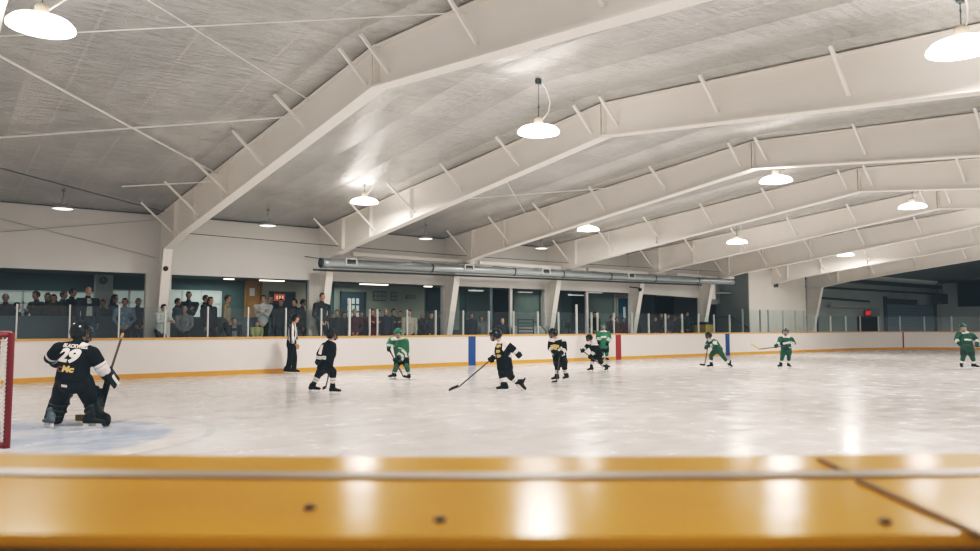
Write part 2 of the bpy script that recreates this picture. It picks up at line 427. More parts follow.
# parapet behind the front row of spectators
bm = B(); box(bm, (-30, 14.6, .5), (-12.6, 14.72, 1.62)); box(bm, (-30, 14.54, 1.62), (-12.6, 14.78, 1.67))
struct(obj('trim_parapet', bm, M_TEALMID), 'grey waist high parapet running along the viewing gallery', 'parapet')

# ------------------------------------------------------------------ roof frames
FX = [-22.527 + 4.967*k for k in range(9)]     # 9 frames, the last 1 in the dim end
def bottom(y):
    a = abs(y-ROOF_Y)
    return 5.06 - (5.06-3.85)*a/10.35
PURL = (12.0, 9.6, 7.4, 5.2, 3.0, .75, .05, -2.2, -4.4, -6.6, -8.8)
ORD = ['nearest the goal end, mostly overhead', 'whose column stands left of the wooden lobby door', 'whose column stands by the dark lobby door with small panes',
       'whose column stands at the first blue board line', 'whose column stands behind the upright black skater', 'whose column stands just right of the blue door',
       'whose column stands just right of the yellow bin', 'ending at the front of the pale jutting block', 'last of the row, edging the dim far end']
def make_frame(k, X):
    t = tag(empty('roof_frame', (X, 13.3, 0)), 'white tapered steel roof frame ' + ORD[k], 'roof frame', 'steel roof frames')
    m, mf = (M_WHITE_STEEL, M_FLANGE) if True else None
    def add(name, bm, mm):
        o = obj(name, bm, mm, t); o.matrix_parent_inverse = Matrix.Translation((-X, -13.3, 0)); return o
    yk = 10.75; h = .012
    # rafters (web + bottom flange), two halves
    for s in (1, -1):
        def yy(y): return ROOF_Y + s*(y-ROOF_Y)
        bm = B()
        pts = [(.4, 5.06), (yk, 3.85), (12.5, 3.55), (13.34, 3.5), (13.34, roof(13.34)-.015), (.4, ROOF_Z-.015)]
        prism(bm, [(yy(a), b) for a, b in pts], 'x', X-h/2, X+h/2)
        bar(bm, (X, yy(.4), 5.06), (X, yy(yk), 3.85), .24, .022)
        bar(bm, (X, yy(yk), 3.85), (X, yy(12.5), 3.55), .24, .022)
        bar(bm, (X, yy(.4), ROOF_Z-.03), (X, yy(13.3), roof(13.3)-.03), .2, .02)
        for sy_ in (11.55, 9.75, 7.5):
            box(bm, (X-.11, min(yy(sy_), yy(sy_+.02)), bottom(sy_)+.02), (X+.11, max(yy(sy_), yy(sy_+.02)), roof(sy_)-.04))
        add('rafter', bm, mf if False else m)
        if s == 1 or k < 2:
            bm = B(); bar(bm, (X, yy(.4), 5.045), (X, yy(yk), 3.835), .24, .012); add('bottom_flange', bm, mf)
        if s == 1:
            bm = B()
            prism(bm, [(12.5, 3.55), (13.25, .3), (13.34, .3), (13.34, 3.55)], 'x', X-h/2, X+h/2)
            bar(bm, (X, 12.5, 3.55), (X, 13.25, .3), .24, .022)
            bar(bm, (X, 13.33, .3), (X, 13.33, 4.55), .22, .02)
            add('column', bm, m)
    bm = B()
    for q in (-1, 1): box(bm, (X-.11, ROOF_Y+q*.03-.012, 5.07), (X+.11, ROOF_Y+q*.03+.012, ROOF_Z-.03))
    rp = add('ridge_plate', bm, m)
    bm = B()
    for i in range(5):
        for dx in (-.07, .07): box(bm, (X+dx-.016, ROOF_Y-.065, 5.14+.11*i), (X+dx+.016, ROOF_Y+.065, 5.172+.11*i))
    bo = obj('ridge_bolt', bm, M_CABLE, rp); bo.matrix_parent_inverse = Matrix.Translation((-X, -13.3, 0)) 
    for y in PURL:
        bm = B(); dx = .85 if y > 6 else .66
        if y < 1: dx = .5
        z0 = bottom(y)+.17 if y < 11 else 3.95
        bar(bm, (X-.02, y, z0), (X-dx, y, roof(y)-.02), .045)
        add('flange_brace', bm, mf)
    return t
for k, X in enumerate(FX): make_frame(k, X)
# dim end: one more gusset-like cross beam
# eave girts above the duct
for k, (p0, p1) in enumerate((((352, 254.3), (474, 262.6)), ((479, 262.8), (560, 268.2)), ((565, 268.4), (585, 269.6)), ((587, 269.6), (665, 274.4)), ((676, 274.6), (733, 278.6)))):
    a, b = at_y(*p0, 12.3), at_y(*p1, 12.3); z = (a.z+b.z)/2; xa, xb = a.x, b.x
    bm = B(); bar(bm, a, b, .13, .10); bar(bm, a+V((0, 0, .06)), b+V((0, 0, .06)), .2, .012)
    for q in (.15, .85): bar(bm, a.lerp(b, q), a.lerp(b, q)+V((0, 1.06, .02)), .05)
    tag(obj('wall_girt', bm, M_FLANGE), ['white girt above the duct from its vented left end', 'white girt above the duct over the dark gallery doorway', 'short white girt above the duct over the leaning column by the railings',
        'white girt above the duct over the blue door', 'white girt above the duct at its closed far end'][k], 'girt', 'girts above the air duct')

# bracing rods under the roof
def rod(pa, pb, r, label, m=M_ROD, drop=.12, cat='rod', name='bracing_rod', sag=0.0):
    bm = B(); a, b = V(pa), V(pb); n = 12 if sag else 2
    pts = [a.lerp(b, i/(n-1)) - V((0, 0, sag*4*(i/(n-1))*(1-i/(n-1)))) for i in range(n)]
    tube(bm, pts, [r]*n, 6); return tag(obj(name, bm, m, smooth=True), label, cat)
def under(x, y, d=.1): return (x, y, roof(y)-d)
rod(under(-22.4, 3.2), under(-17.62, 8.1), .02, 'long white bracing rod slanting down under the ceiling to the knee brace')
rod(under(-22.4, 7.6, .16), under(-17.6, 3.5, .16), .018, 'long white bracing rod crossing level under the ceiling, nearest the goal')
rod(under(-22.4, -.9), under(-17.62, 2.8), .011, 'thin white bracing rod high under the ceiling meeting the first full rafter')
rod(under(-22.4, 2.7), under(-17.6, -2.0), .009, 'faint thin rod crossing level beneath the ridge')
rod(under(-19.2, 10.35, .06), under(-17.62, 8.5, .2), .018, 'short white strut tying ceiling to rafter above the knee')
rod((-22.4, 9.2, roof(9.2)-.12), (-17.65, 12.7, roof(12.7)-.06), .010, 'dim grey cable sloping along the ceiling to the column top', M_CABLE, cat='cable', name='ceiling_cable')
rod((-30, 13.3, 4.60), (XLIT, 13.3, 4.60), .014, 'dark conduit along the joint of far wall and ceiling', M_CABLE, cat='conduit', name='conduit')
rod((-22.4, 13.3, 4.35), (-17.7, 13.3, 3.35), .008, 'thin grey wall rod slanting down over the white bulkhead', mat('grey_rod', (.4, .4, .39), .6), cat='rod', name='wall_rod')
rod((-22.4, 13.3, 3.65), (-17.7, 13.3, 4.45), .008, 'thin grey wall rod slanting up over the white bulkhead', MATS['grey_rod'], cat='rod', name='wall_rod')
rod((FX[1], 12.0, 3.97), (FX[6], 12.0, 3.97), .010, 'long dark cable slung along the column tops above the duct', M_CABLE, cat='cable', name='slung_cable', sag=.10)
rod((-12.4, 4.2, roof(4.2)-.1), (-7.7, 8.6, roof(8.6)-.1), .012, 'white bracing rod under the ceiling of the bay with the pair of lamps')
rod((-12.4, 8.8, roof(8.8)-.16), (-7.7, 4.4, roof(4.4)-.16), .012, 'white bracing rod meeting the third rafter beside the mid lamps')
rod((-7.4, .3, roof(.3)-.12), (-2.8, -4.5, roof(-4.5)-.12), .010, 'thin rod beneath the ridge behind the third rafter')

# loudspeaker/bell and small box on the second column
t = tag(empty('alarm_bell', (FX[1]-.02, 12.62, 3.0)), 'small dark round bell on the white column above the leaning spectator', 'bell')
bm = B(); lathe(bm, [(0, -.05), (.06, -.05), (.075, -.02), (.07, .02), (.03, .04), (0, .04)], 16); o = obj('bell_dome', bm, mat('maroon_bell', (.07, .02, .02), .4), t, True); o.rotation_euler = (PI/2, 0, 0)
bm = B(); tube(bm, [(0, .03, 0), (.0, .1, -.3), (.0, .16, -.5)], [.008]*3, 6); obj('bell_wire', bm, M_CABLE, t)
bm = B(); tube(bm, [(0, 0, .06), (0, -.06, .3), (.02, -.1, .62)], [.008]*3, 6); obj('bell_wire', bm, M_CABLE, t)

# ------------------------------------------------------------------ air duct with vents
DA, DB, DR = V((-13.2, 11.95, 3.34)), V((8.1, 11.95, 3.49)), .145
t = tag(empty('air_duct', DA), 'long round galvanised air duct hung along the far wall', 'duct')
bm = B(); L = (DB-DA).length; n = 90
pts = [(DB-DA)*(i/n) for i in range(n+1)]
rad = [DR*(1.012 if i % 2 else 1.0) for i in range(n+1)]
tube(bm, pts, rad, 20, side=V((0, 1, 0)), cap=False); obj('duct_pipe', bm, M_DUCT, t, True)
for f in (.0, .19, .36, .475, .60, .73, .87, 1.0):
    bm = B(); c = (DB-DA)*f; lathe(bm, [(DR*.6, -.03), (DR*1.06, -.03), (DR*1.06, .03), (DR*.6, .03)], 22)
    for v in bm.verts: v.co = V((v.co.z, v.co.y, v.co.x)) + c
    bmesh.ops.recalc_face_normals(bm, faces=bm.faces); obj('duct_collar', bm, M_DARKSTEEL, t)
    bm = B(); bar(bm, c+V((.05, .05, DR*.9)), c+V((.05, 1.35, .3)), .02); obj('hanger_strap', bm, M_DARKSTEEL, t)
for f in (.045, .26, .43, .655):
    c = (DB-DA)*f + V((0, -DR*.9, .06))
    bm = B(); box(bm, c+V((-.2, -.05, -.11)), c+V((.2, .08, -.08))); box(bm, c+V((-.2, -.05, .08)), c+V((.2, .08, .11)))
    box(bm, c+V((-.2, -.05, -.08)), c+V((-.16, .08, .08))); box(bm, c+V((.16, -.05, -.08)), c+V((.2, .08, .08)))
    vt = obj('vent', bm, mat('vent_frame', (.62, .63, .61), .5), t)
    bm = B(); box(bm, c+V((-.16, .0, -.08)), c+V((.16, .05, .08)))
    for i in range(4): box(bm, c+V((-.16, -.03, -.07+.04*i)), c+V((.16, .0, -.05+.04*i)))
    obj('vent_louvre', bm, M_DARKSTEEL, vt)
bm = B(); bar(bm, (DA.x-.1, 12.3, 3.14), (DB.x-2, 12.3, 3.30), .05, .06); tag(obj('pipe', bm, M_DARKSTEEL), 'dark strip standing for the shaded underside of the air duct', 'pipe')  # strip added for the dark shadow line beneath the duct
t = tag(empty('camera_dome', (1.95, 12.4, 2.95)), 'small black dome camera under the duct beside a column', 'camera')
bm = B(); lathe(bm, [(0, -.07), (.05, -.05), (.075, 0), (.08, .03), (.08, .08), (0, .08)], 16); obj('dome', bm, M_BLACKPL, t, True)
bm = B(); bar(bm, (0, 0, .08), (0, .6, .16), .05); obj('bracket', bm, M_DARKSTEEL, t)

# ------------------------------------------------------------------ lamps
def lamp(x, y, z, bright, label, size=.36, group=None, energy=0):
    t = tag(empty('hanging_lamp', (x, y, z)), label, 'lamp', group)
    top = roof(y)-z
    if bright:
        bm = B(); lathe(bm, [(size, 0), (size*.99, .03), (size*.86, .08), (size*.55, .12), (size*.2, .135)], 32); obj('lamp_shade', bm, M_LAMPGLOW, t, True)
        bm = B(); lathe(bm, [(0, -.035), (size*.5, -.028), (size*.98, .0), (size*.9, .02), (0, .02)], 32); obj('lens', bm, M_LAMPGLOW, t, True)
    else:
        bm = B(); lathe(bm, [(size, 0), (size*1.0, .03), (size*.86, .07), (size*.5, .125), (size*.2, .14), (size*.2, .13), (size*.48, .11), (size*.8, .055), (size*.95, .01)], 32); obj('lamp_shade', bm, M_LAMPGREY, t, True)
        bm = B(); lathe(bm, [(0, -.01), (size*.6, -.005), (size*.94, .015), (size*.7, .05), (0, .05)], 32); obj('lens', bm, M_LAMPDIM, t, True)
    bm = B(); k_ = .13 if bright else .13; q_ = 1 if bright else .6; lathe(bm, [(0, k_), (.065*q_, k_), (.075*q_, k_+.02), (.075*q_, k_+.12), (.05*q_, k_+.15), (0, k_+.15)], 18); obj('ballast', bm, M_LAMPGREY if not bright else M_CHANNEL, t, True)
    bm = B(); hk = [(0, 0, .26), (0, 0, .42), (.02, 0, .45), (0, 0, .48), (-.02, 0, .45)]
    tube(bm, hk, [.008]*5, 6); obj('hook', bm, M_DARKSTEEL, t)
    bm = B(); tube(bm, [(0, 0, .44), (0, 0, max(.5, top-.02))], [.007]*2, 6); box(bm, (-.05, -.03, max(.46, top-.1)), (.05, .03, max(.5, top-.01))); obj('hanger', bm, M_DARKSTEEL, t)
    if bright:
        bm = B(); tube(bm, [(.06, 0, .22), (.25, .02, .42), (.3, .03, .6), (.2, .02, max(.7, top-.15)), (.05, 0, top-.04)], [.011]*5, 6); obj('power_cord', bm, mat('white_flex', (.7, .7, .68), .5), t, True)
    if energy:
        ld = bpy.data.lights.new('lamp_light', 'AREA'); ld.shape = 'DISK'; ld.size = size*1.7; ld.energy = energy; ld.color = (1.0, .985, .965)
        lo = bpy.data.objects.new('lamp_light', ld); lo.location = (x, y, z-.06); link(lo)
    return t
E0 = 150
lamp(-22.05, .35, 4.88, 1, 'big bright lamp glowing over the goalie and goal', energy=E0)
lamp(-14.65, 0, 4.72, 1, 'bright lamp hung before the ridge of the second full frame', energy=E0)
lamp(-7.4, .0, 4.72, 1, 'bright lamp hung behind the third frame ridge', energy=E0)
lamp(-.45, 0, 4.78, 1, 'bright lamp near the right edge hung behind the fourth ridge', energy=E0)
lamp(6.6, 0, 4.8, 1, 'bright lamp hung in the ridge row beyond the photo edge', energy=E0)
lamp(-13.85, 7.9, 4.62, 1, 'bright bell lamp below its glow, beside the second rafter', energy=E0)
lamp(-5.25, 8.3, 4.60, 1, 'bright lamp low between third and fourth rafters', energy=E0)
q_ = on_ground(737, 243, 4.36); lamp(q_.x, q_.y, 4.36, 1, 'bright lamp in front of the fifth rafter web', energy=E0)
lamp(10.8, 7.8, 4.62, 1, 'bright lamp farthest along the wall side row', energy=E0)
q_ = on_ground(962, 50, 4.5); lamp(q_.x, q_.y, 4.5, 1, 'big overexposed lamp in the upper right corner with curled cord', energy=E0)
lamp(-23.0, 7.6, 4.75, 1, 'bright lamp just outside the left edge', energy=E0*.6)
lamp(13.7, .2, 4.8, 1, 'bright lamp in the ridge row at the far end', energy=E0*1.2)
lamp(20.5, -3.0, 4.7, 1, 'unseen lamp added over the far goal end', energy=E0*1.6)  # added out of view to brighten the far boards and ice
lamp(28.0, .5, 4.5, 1, 'unseen lamp added beyond the far goal end', energy=E0*.8)  # out-of-view lamp added to lighten the dark end
lamp(-5.0, -6.0, 4.7, 1, 'bright lamp in the near row above open ice', energy=E0)
lamp(3.5, -6.0, 4.7, 1, 'bright lamp in the near row above the far blue line', energy=E0)
lamp(12.5, -4.0, 4.8, 1, 'bright lamp in the near row above the far circle', energy=E0)
lamp(-20.5, -6.2, 4.8, 1, 'bright lamp overhead near the corner glass', energy=E0)
for x, l in ((-20.3, 'small grey shaded lamp hung by the bulkhead near the left edge'), (-15.05, 'small grey shaded lamp hung over the wooden door bay'),
             (-9.6, 'small grey shaded lamp hung over the bay with the dark paned door'), (-4.45, 'small grey shaded lamp hung over the railings bay')):
    lamp(x, 11.6, 4.30, 0, l, .25, 'small shaded lamps along the far wall')

# ------------------------------------------------------------------ boards
def arc(cx, cy, r, a0, a1, n):
    return [(cx+r*math.cos(math.radians(a0+(a1-a0)*i/n)), cy+r*math.sin(math.radians(a0+(a1-a0)*i/n))) for i in range(n+1)]
NC = V((CX, CY)) + V((_sy, _cy))*(.63+5.0)        # centre of the near corner
NEAR_A = math.degrees(math.atan2(-_cy, -_sy))     # direction from that centre to the viewer
BY = 11.9; LX, RX, RR = NC.x-5.0, 27.0, 8.0; NY = NC.y-5.0
def boards(path, label, marks=()):
    t = tag(empty('rink_boards', (path[0][0], path[0][1], 0)), label, 'rink boards')
    def add(nm, prof, m, pth=path):
        o = obj(nm, sweep(B(), pth, prof), m, t); o.matrix_parent_inverse = Matrix.Translation((-path[0][0], -path[0][1], 0)); return o
    # 'outward' is to the right of travel; travel keeps the ice on the left
    add('board_panel', [(0, 0), (0, 1.03), (.10, 1.03), (.10, 0)], M_BOARD)
    add('kick_plate', [(-.012, 0), (-.012, .125), (0, .125), (0, 0)], M_KICK)
    add('top_rail', [(-.03, 1.02), (-.03, 1.075), (.14, 1.075), (.14, 1.02)], M_RAIL)
    for X, w, m in marks:
        i = min(range(len(path)), key=lambda i: abs(path[i][0]-X) + (0 if path[i][1] > 5 else 99)); 
        if path[i][1] > 11.89:
            pth = [(X+w/2, BY), (X-w/2, BY)]
        else:
            a = math.atan2(path[i][1]-(BY-RR), path[i][0]-(RX-RR)); d = w/2/RR
            pth = [(RX-RR+RR*math.cos(a-d), BY-RR+RR*math.sin(a-d)), (RX-RR+RR*math.cos(a+d), BY-RR+RR*math.sin(a+d))]
        add('line_stripe', [(-.016, 0.0 if w > .1 else .12), (-.016, 1.02), (0.0, 1.02), (0.0, 0.0 if w > .1 else .12)], m, pth)
    return t
far_path = arc(RX-RR, BY-RR, RR, -10, 90, 40) + [(x, BY) for x in (15, 10, 5, 0, -5, -10, -15)] + arc(LX+5, BY-5, 5, 90, 176, 14)
boards(far_path, 'white rink boards with yellow kick plate along the far side', [(-7.46, .31, M_BLUE), (0, .31, M_RED), (7.46, .31, M_BLUE), (23.0, .07, M_RED)])
near_path = [(RX, BY-RR-1.5), (RX, -2)] + arc(RX-RR, NY+RR, RR, 0, -90, 20)[0:0]
a_lo, a_hi = NEAR_A-19, NEAR_A+19
boards([(LX, BY-5), (LX, NC.y)] + arc(NC.x, NC.y, 5, -180, a_lo-.6, 10)[1:], 'white boards behind the goal end corner outside the left edge')
# the near corner, seen from behind the glass: tall section with a wide amber ledge
t = tag(empty('corner_board', (NC.x, NC.y, 0)), 'near corner board with wide glossy amber ledge and grey glass channel', 'rink boards')
cp = [(x-NC.x, y-NC.y) for x, y in arc(NC.x, NC.y, 5, a_lo, a_hi, 40)]
ZL = 1.28
seam = 12.0
o = obj('ledge', sweep(B(), cp, [(-.016, ZL-.05), (-.016, ZL), (.227, ZL), (.231, ZL-.003), (.232, ZL-.05)]), M_LEDGE, t)
obj('board_panel', sweep(B(), cp, [(.0, 0), (.0, ZL-.051), (.03, ZL-.051), (.03, 0)]), M_BOARD, t)
obj('ledge_back', sweep(B(), cp, [(.2325, .2), (.2325, ZL-.006), (.240, ZL-.007), (.240, .2)]), M_LEDGE_BACK, t)
obj('glass_channel', sweep(B(), cp, [(.060, ZL), (.060, ZL+.002), (.079, ZL+.0015), (.079, ZL)]), M_CHANNEL, t)
for a in (NEAR_A+2.0-.0, NEAR_A-3.4):
    pass
def polar(r, a, z): return (r*math.cos(math.radians(a)), r*math.sin(math.radians(a)), z)
def near_pt(px, py):                       # point on the ledge top, relative to the corner centre
    p = on_ground(px, py, ZL+.001); return V((p.x-NC.x, p.y-NC.y, p.z))
for px, py in ((440, 519), (885, 521), (310, 507)):
    p = near_pt(px, py); bm = B(); lathe(bm, [(0, .0012), (.0022, .0012), (.0034, .0004), (.0034, -.003), (0, -.003)], 12, p); obj('bolt_head', bm, M_CABLE, t)
p, q = near_pt(858, 480), near_pt(985, 537)
bm = B(); bar(bm, p, q, .0045, .002); p2, q2 = near_pt(820, 459.5), near_pt(848, 473); bar(bm, p2, q2, .004, .002); obj('seam', bm, mat('dark_seam', (.20, .11, .03), .6), t)
bm = sweep(B(), cp, [(.066, ZL+.003), (.066, ZL+2.0), (.074, ZL+2.0), (.074, ZL+.003)])
tag(obj('rink_glass', bm, M_NEARGLASS, loc=(NC.x, NC.y, 0)), 'smeared near corner glass standing in the amber ledge', 'glass')

# glass and posts above the far boards
POST_G, PANE_G = 'aluminium glass posts on the far boards', 'clear glass panels on the far boards'
def post(x, y, ztop, label='slim aluminium post between glass panels on the far boards', group=POST_G, w=.038, dark=False):
    bm = B(); box(bm, (-w/2, -.03, 1.077), (w/2, .03, ztop)); box(bm, (-w*.3, -.045, 1.077), (w*.3, .045, ztop-.03))
    return tag(obj('stanchion', bm, M_POST if not dark else MATS.get('dim_post'), loc=(x, y, 0)), label, 'post', group)
mat('dim_post', (.38, .42, .42), .5)
def pane(a, b, ztop, label='clear glass panel between posts on the far boards', group=PANE_G):
    a, b = V(a), V(b); bm = B(); d = (b-a)*.03
    bar(bm, (a.x+d.x, a.y+d.y, (1.08+ztop)/2), (b.x-d.x, b.y-d.y, (1.08+ztop)/2), .012, ztop-1.08)
    return tag(obj('rink_glass', bm, M_GLASS), label, 'glass', group)
PY_ = 11.97
px_list = [-21.15-1.14*k for k in range(3, 0, -1)] + [-21.15+1.142*k for k in range(0, 8)] + [-12.20, -11.48, -11.20, -10.08, -8.95, -7.80, -6.67, -5.52, -4.33, -3.27, -2.30, -1.47, -1.13, -.18, .90, 1.98, 3.08, 4.23, 5.39, 6.55, 7.75]
for x in px_list:
    tall = x in (-12.20, -2.30)
    post(x, PY_, 2.24 if tall else 1.93, *(('taller aluminium post beside the dark paned lobby door' if x < -5 else 'taller aluminium post beside the lit stairwell', None, .07) if tall else ()))
for a, b in zip(px_list, px_list[1:]):
    if b-a > .5: pane((a, PY_), (b, PY_), 1.90)
tall_x = [7.75, 8.8, 10.3, 11.0, 12.35, 13.5, 14.3]
for x in tall_x[1:]: post(x, PY_, 2.2, 'taller slim post in the raised glass before the pale block', 'taller posts before the pale block', .045, True)
for a, b in zip(tall_x, tall_x[1:]): pane((a, PY_), (b, PY_), 2.2, 'taller glass panel in front of the pale block', 'taller glass panels before the pale block')
arcp = [(15.45, PY_), (17.0, PY_), (18.65, PY_)] + arc(RX-RR, BY-RR, RR+.07, 82, 8, 7)
for p in arcp: post(p[0], p[1], 1.95, 'slim post in the curved far corner glass', 'posts of the far corner glass')
for a, b in zip([(14.3, PY_)]+arcp, arcp): pane(a, b, 1.92, 'clear glass panel in the curved far corner', 'glass panels of the far corner')

# ------------------------------------------------------------------ goal
gx, gy0, gy1, gh = -22.2, .56, 2.39, 1.33
t = tag(empty('hockey_goal', (gx, (gy0+gy1)/2, 0)), 'red steel hockey goal with white net at the left edge', 'goal')
g0 = (gy0-gy1)/2; g1 = -g0
for y in (g0, g1):
    bm = B(); tube(bm, [(0, y, 0), (0, y, gh-.05)], [.038]*2, 14); obj('post', bm, M_GOALRED, t, True)
bm = B(); tube(bm, [(0, g0, gh-.04), (0, g1, gh-.04)], [.038]*2, 14); obj('crossbar', bm, M_GOALRED, t, True)
bm = B(); bp_ = [(0, g0, .04), (-.35, g0-.05, .04), (-.8, g0+.15, .04), (-1.0, g0+.5, .04), (-1.0, g1-.5, .04), (-.8, g1-.15, .04), (-.35, g1+.05, .04), (0, g1, .04)]
tube(bm, bp_, [.03]*8, 10); obj('base_frame', bm, M_GOALRED, t, True)
bm = B(); tp_ = [(0, g0, gh-.05), (-.3, g0+.1, gh-.05), (-.5, g0+.4, gh-.05), (-.5, g1-.4, gh-.05), (-.3, g1-.1, gh-.05), (0, g1, gh-.05)]
tube(bm, tp_, [.022]*6, 8); obj('top_shelf_frame', bm, M_GOALRED, t, True)
def netgrid(bm, fa, fb, nu, nv, r=.004):
    def P(u, v): a, b = fa(u), fb(u); return V(a).lerp(V(b), v)
    for i in range(nu+1):
        for j in range(nv): bar(bm, P(i/nu, j/nv), P(i/nu, (j+1)/nv), r*2)
    for j in range(nv+1):
        for i in range(nu): bar(bm, P(i/nu, j/nv), P((i+1)/nu, j/nv), r*2)
def along(poly):
    ls = [0]
    for a, b in zip(poly, poly[1:]): ls.append(ls[-1]+(V(b)-V(a)).length)
    def f(u):
        s = u*ls[-1]
        for i in range(len(poly)-1):
            if s <= ls[i+1]+1e-9: return V(poly[i]).lerp(V(poly[i+1]), (s-ls[i])/(ls[i+1]-ls[i]))
        return V(poly[-1])
    return f
bm = B(); netgrid(bm, along(bp_), along(tp_), 60, 22); o = obj('net', bm, M_NET, t)
bm = B(); netgrid(bm, lambda u: (0, g0+(g1-g0)*u, gh-.04), along(tp_), 22, 8); obj('top_net', bm, M_NET, t)
bm = B()
for i in range(26):
    z = .08+i*.045; tube(bm, [(-.035, g0-.012, z), (-.06, g0-.02, z+.02), (-.035, g0-.012, z+.04)], [.008]*3, 5)
obj('net_lacing', bm, mat('white_lacing', (.78, .76, .72), .8), t)

# ================================================================== LOBBY FITTINGS (seen through the openings)
YB = 17.28
def rect(px0, py0, px1, py1, y):
    a, b = at_y(px0, py0, y), at_y(px1, py1, y); return min(a.x, b.x), max(a.x, b.x), min(a.z, b.z), max(a.z, b.z)
def panel_bm(r, y, d=.05, floor=None):
    bm = B(); z0 = r[2] if floor is None else floor; box(bm, (r[0], y-d, z0), (r[1], y, r[3])); return bm
def wallpatch(name, r, m, y=YB, d=.03):
    return struct(obj(name, panel_bm(r, y, d), m))
WN = [0]
def bandwin(px0, py0, px1, py1, mull):
    r = rect(px0, py0, px1, py1, YB); WN[0] += 1
    w = struct(empty('window_%d' % WN[0], (r[0], YB, r[2])), 'wide pale window band in the gallery back wall', 'window')
    def rel(bm, nm, m):
        o = obj(nm, bm, m, w); o.matrix_parent_inverse = Matrix.Translation((-r[0], -YB, -r[2]))
    rel(panel_bm(r, YB, .02), 'pane', M_DAYBAND)
    bm = B()
    for i in range(mull+1):
        x = r[0]+(r[1]-r[0])*i/mull; box(bm, (x-.03, YB-.06, r[2]), (x+.03, YB-.02, r[3]))
    for z in (r[2], (r[2]*.45+r[3]*.55), r[3]): box(bm, (r[0], YB-.06, z-.02), (r[1], YB-.02, z+.02))
    rel(bm, 'window_frame', M_POST)
bandwin(-60, 289, 97, 318, 6); bandwin(112, 290, 145, 318, 2); bandwin(163, 290, 220, 318, 3)
def door(n, px0, py0, px1, py1, m, y=YB, lite=None, frame=M_TEALDARK, paper=False, label=None, panes=None):
    r = rect(px0, py0, px1, py1, y); c = V(((r[0]+r[1])/2, y, .5))
    d = struct(empty('door_%d' % n, c), label, 'door')
    def rel(bm, nm, mm, par=None):
        o = obj(nm, bm, mm, par or d)
        o.matrix_parent_inverse = Matrix.Translation(-c); return o
    rel(panel_bm(r, y-.02, .05, .5), 'door_leaf', m)
    bm = B()
    for x in (r[0]-.08, r[1]+.02): box(bm, (x, y-.1, .5), (x+.06, y-.02, r[3]+.06))
    box(bm, (r[0]-.08, y-.1, r[3]), (r[1]+.08, y-.02, r[3]+.06)); rel(bm, 'door_frame', frame)
    bm = B(); hx = r[1]-.12; tube(bm, [(hx, y-.08, 1.5), (hx, y-.14, 1.5), (hx-.1, y-.14, 1.5)], [.014]*3, 6); rel(bm, 'door_handle', M_POST)
    if lite:
        bm = B(); w = r[1]-r[0]; box(bm, (r[0]+w*lite[0], y-.085, r[3]-lite[3]), (r[0]+w*lite[1], y-.07, r[3]-lite[2])); rel(bm, 'window_lite', M_DAYBAND)
    if panes:
        bm = B(); w = r[1]-r[0]
        for i in range(3):
            for j in range(3): box(bm, (r[0]+w*(.22+.2*i), y-.085, r[3]-.42-.28*j), (r[0]+w*(.35+.2*i), y-.07, r[3]-.2-.28*j))
        rel(bm, 'window_lite', M_DAYBAND)
    if paper:
        bm = B(); w = r[1]-r[0]; box(bm, (r[0]+w*.22, y-.085, r[3]-.75), (r[0]+w*.68, y-.072, r[3]-.38)); tag(rel(bm, 'notice', M_PAPER), 'white notice sheet taped to the wooden lobby door', 'notice') and None
    return d
# bright lit recess behind the wooden door bay
wallpatch('wall_lit_recess', rect(257, 277, 305, 330, YB-.01), M_WARMWALL, YB-.01)
door(1, 246.5, 282, 258.5, 330, M_WOOD, YB-.06, label='varnished wooden door standing ajar in the gallery', frame=M_WOOD)
r = rect(250, 288, 255, 296, YB-.2)
bm = B(); box(bm, (r[0], YB-.17, r[2]), (r[1], YB-.16, r[3])); tag(obj('notice', bm, M_PAPER), 'white notice sheet on the wooden gallery door', 'notice')
door(2, 271, 293, 292, 330, M_DARKDOOR, YB-.05, frame=M_TEALDARK, label='dark door beside the red lit sign')
r = rect(274, 294, 284, 301, YB-.2)
t = tag(empty('lit_sign', ((r[0]+r[1])/2, YB-.25, (r[2]+r[3])/2)), 'small glowing orange red sign over the gallery doorway', 'sign')
w_, h_ = (r[1]-r[0])/2, (r[3]-r[2])/2
bm = B(); box(bm, (-w_, -.03, -h_), (w_, .05, h_)); obj('sign_box', bm, mat('sign_red', (.3, .09, .05), .5, emit=(1, .25, .12), estr=.22), t)
bm = B()
for i in range(3): box(bm, (-w_*.7+i*w_*.55, -.04, -h_*.5), (-w_*.7+i*w_*.55+w_*.3, -.03, h_*.5))
obj('sign_marks', bm, mat('sign_pale', (.8, .6, .5), .5, emit=(1, .7, .5), estr=.3), t)
# bay with paned door
wallpatch('wall_bay_pale', rect(334, 284, 424, 330, YB), mat('olive_pale_wall', (.36, .39, .33), .7, .06, 2))
door(3, 342, 293, 363, 330, M_DARKDOOR, YB-.05, panes=True, label='dark lobby door with a grid of small bright panes', frame=M_DARKDOOR)
for px0, px1, py0, py1, l in ((373, 386, 291, 301, 'large pale framed photo grid on the gallery wall'), (391, 397, 292, 301, 'dark framed picture right of the photo grid'), (406, 416, 295, 299, 'small dark plaque on the gallery wall')):
    r = rect(px0, py0, px1, py1, YB-.05); t = tag(empty('framed_picture', (r[0], YB-.04, r[2])), l, 'picture')
    w_, h_ = r[1]-r[0], r[3]-r[2]; bm = B(); box(bm, (0, -.03, 0), (w_, 0, h_)); obj('picture_frame', bm, M_TEALDARK, t)
    bm = B()
    for i in range(3):
        for j in range(2): box(bm, (w_*(.06+.31*i), -.04, h_*(.08+.46*j)), (w_*(.33+.31*i), -.03, h_*(.46+.46*j)))
    obj('picture_print', bm, mat('faded_print', (.3, .33, .29), .6, .3, 3), t)
